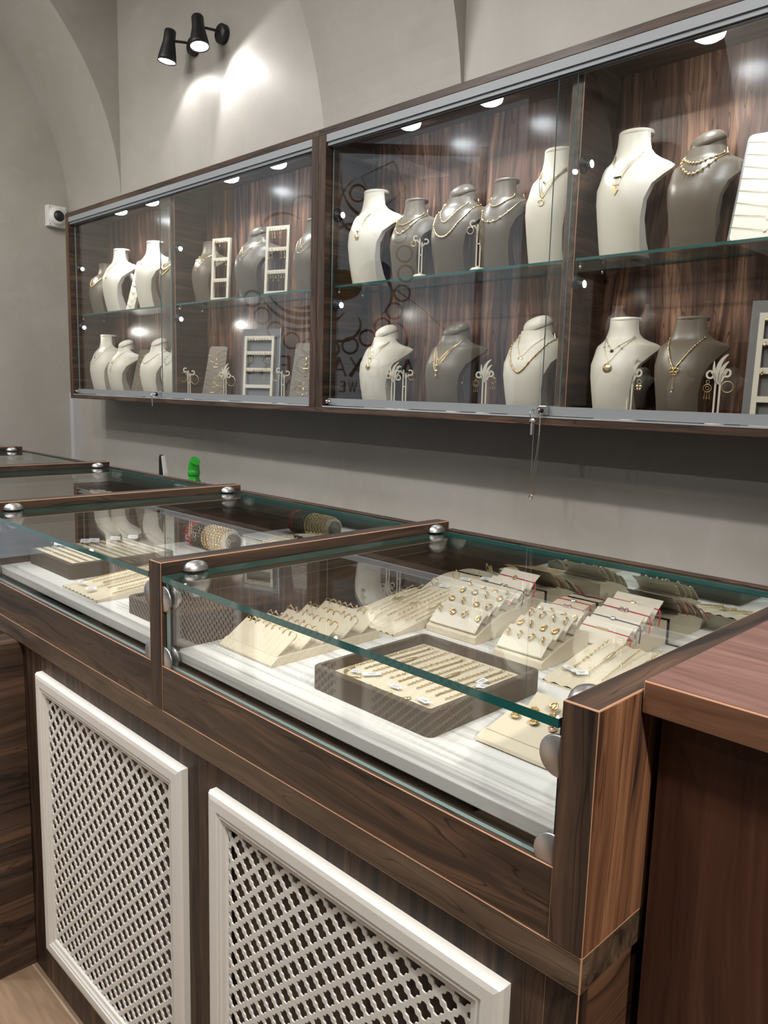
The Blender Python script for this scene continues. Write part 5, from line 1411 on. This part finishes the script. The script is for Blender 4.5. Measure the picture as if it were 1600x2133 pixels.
MB().prism([(-1.251+a, 1.150+b_) for a, b_ in st_], 1, 1.8195, 1.8215).build('star_charm', RGOLD, t)
MB().torus((-1.2535, 1.8205, 1.134), .006, .0013, 1, 14, 5).build('clasp', SILV, t)
# small keys on the left cabinet lock
t = empty('keychain', (0, 0, 0), 'small key hanging from the lock of the left wall cabinet', 'keychain')
MB().tube([(-3.337, 1.826, 1.373), (-3.350, 1.818, 1.373)], .0014, 6).torus((-3.350, 1.819, 1.364), .008, .0009, 0, 14, 4).build('key_ring', SILV, t)
MB().box(-3.353, -3.347, 1.818, 1.820, 1.318, 1.357).build('key', SILV, t)

# wall spotlights above the left cabinet
def wall_lamp(px_, pz_, hx, hz, tx, tz, ty, label, beam=None, pw=3.5):
    t = empty('wall_spotlight', (0, 0, 0), label, 'spotlight', 'black wall spotlights')
    MB().lathe([(0, 0), (.040, 0), (.040, -.022), (.034, -.028), (0, -.028)], (px_, YW, pz_), 1, 28).build('wall_mount', BLACK, t)
    a = Vector((hx, 1.955, hz)); d = (Vector((tx, ty, tz))-a).normalized()
    top = a-d*.135; mid = a-d*.09
    MB().tube([(px_, YW-.026, pz_), (px_, YW-.05, pz_+.004), tuple(mid)], .006, 8).build('arm', BLACK, t)
    Q = d.to_track_quat('Z', 'Y').to_matrix().to_4x4()
    h_ = MB().lathe([(0, -.135), (.022, -.135), (.026, -.128), (.0265, -.085), (.033, -.055), (.040, -.018), (.0415, 0), (.0385, 0), (.037, -.006)], tuple(a), 2, 28, M=Q).build('lamp_shade', BLACK, t)
    MB().lathe([(.0378, -.005), (.022, .001), (0, .003)], tuple(a), 2, 28, M=Q).build('lens', LAMPW, t)
    spot('wall_spotlight_beam', tuple(a+d*.012), beam, pw, 128, .30, .022, (1, .975, .95))
wall_lamp(-3.370, 2.93, -3.418, 2.845, -3.47, 2.30, 1.90, 'black cone wall spotlight on the left above the cabinets', (-3.2, 2.05, 2.1))
wall_lamp(-3.140, 2.918, -3.145, 2.835, -3.02, 2.25, 1.92, 'black cone wall spotlight on the right above the cabinets', (-2.6, 2.01, 2.3), 6.5)
# security camera on the left wall
t = empty('security_camera', (0, 0, 0), 'white square security camera on the left wall at the end of the cabinets', 'camera')
MB().box(XL, -4.715, 1.930, 2.040, 2.300, 2.415).build('back_box', WHITE, t, bevel=.004)
MB().lathe([(.050, 0), (.049, .012), (.036, .022), (.030, .022)], (-4.715, 1.985, 2.357), 0, 32).build('camera_dome', WHITE, t)
MB().lathe([(.0, .0), (.031, .0), (.031, .021), (.026, .030), (.012, .036), (0, .037)], (-4.715, 1.985, 2.357), 0, 28).build('camera_lens', BLACK, t)
m = MB()
for y_ in (1.940, 2.030):
    for z_ in (2.311, 2.404): m.lathe([(0, 0), (.004, 0), (.004, .001), (0, .001)], (-4.715, y_, z_), 0, 10)
m.build('screw', GREYTR, t)
# things on the staff shelf behind the counter
ss = tag(MB().box(-3.35, -2.5, 1.62, 1.82, .90, .925).build('staff_shelf', WX), 'dark wood shelf hidden behind the counter, under the green bottle', 'shelf')
for xx in (-3.33, -2.54): MB().box(xx, xx+.02, 1.63, 1.81, 0, .8995).build('shelf_support', WZ, ss)
t = empty('bottle', (-2.803, 1.70, .926), 'green bent spray bottle standing behind the counter', 'bottle')
MB().lathe([(0, 0), (.028, 0), (.030, .01), (.030, .10), (.022, .118), (.0215, .13)], (0, 0, 0), 2, 20).build('bottle_body', GREEN, t)
MB().lathe([(.0235, .130), (.0245, .132), (.0245, .150), (.0225, .152)], (0, 0, 0), 2, 20).build('collar', GREEN, t)
m = MB().tube([(0, 0, .150), (.0, 0, .170), (.004, 0, .184), (.012, 0, .190)], .0235, 16, rf=lambda u: 1.0-.12*u)
m.build('bottle_head', GREEN, t)
t = empty('phone_handset', (-3.035, 1.70, .926), 'black and white upright handset left of the green bottle', 'phone')
MB().prism([(-.030, 0), (.010, 0), (.006, .12), (-.008, .192), (-.018, .197), (-.027, .185)], 1, -.012, .0).build('handset_body', BLACK, t, bevel=.003)
MB().prism([(.0105, 0), (.022, 0), (.014, .12), (-.004, .192), (-.0075, .192), (.0065, .12)], 1, -.012, .004).build('white_edge', WHITE, t)

# ============================================================ OPPOSITE SIDE OF THE SHOP (seen in the glass only)
t = empty('opposite_counter', (0, 0, 0), 'dark wood counter with white lattice panels across the shop, seen mirrored in the glass', 'counter')
MB().box(-4.35, -1.55, -1.36, -.71, 0, .86).build('carcass', WZ, t)
for k in range(4): grille(t, -4.20+.70*k, -3.62+.70*k, .104, .778, -.71, sgn=1)
oc = empty('opposite_cabinet', (0, 0, 0), 'wall cabinet across the shop with white busts, seen mirrored in the glass', 'display cabinet')
MB().box(-3.2, -1.5, -1.598, -1.58, 1.33, 2.29).build('back_panel', WBACK, oc)
MB().box(-3.2, -1.5, -1.579, -1.36, 1.33, 1.352).box(-3.2, -1.5, -1.579, -1.36, 2.26, 2.29).build('carcass', WX, oc)
MB().box(-3.2, -1.5, -1.579, -1.40, 1.768, 1.775).build('shelf', GLASSR, oc)
for i, x in enumerate((-2.95, -2.70, -2.28, -2.05)):
    bust('w', x, -1.48, 1.7753, PI, 'white bust on the upper shelf of the cabinet across the shop, %s from the window' % ORD[i], h=.28, s=.9)
for i, x in enumerate((-3.0, -2.72, -2.45, -2.1)):
    bust('wd', x, -1.48, 1.3525, PI, 'white bust on the floor of the cabinet across the shop, %s from the window' % ORD[i], h=.27, s=.9)
for x in (-2.85, -2.2): spot('opposite_downlight', (x, -1.47, 2.24), (x, -1.47, 1.3), 14, 110, .5, .02, (.9, .94, 1))
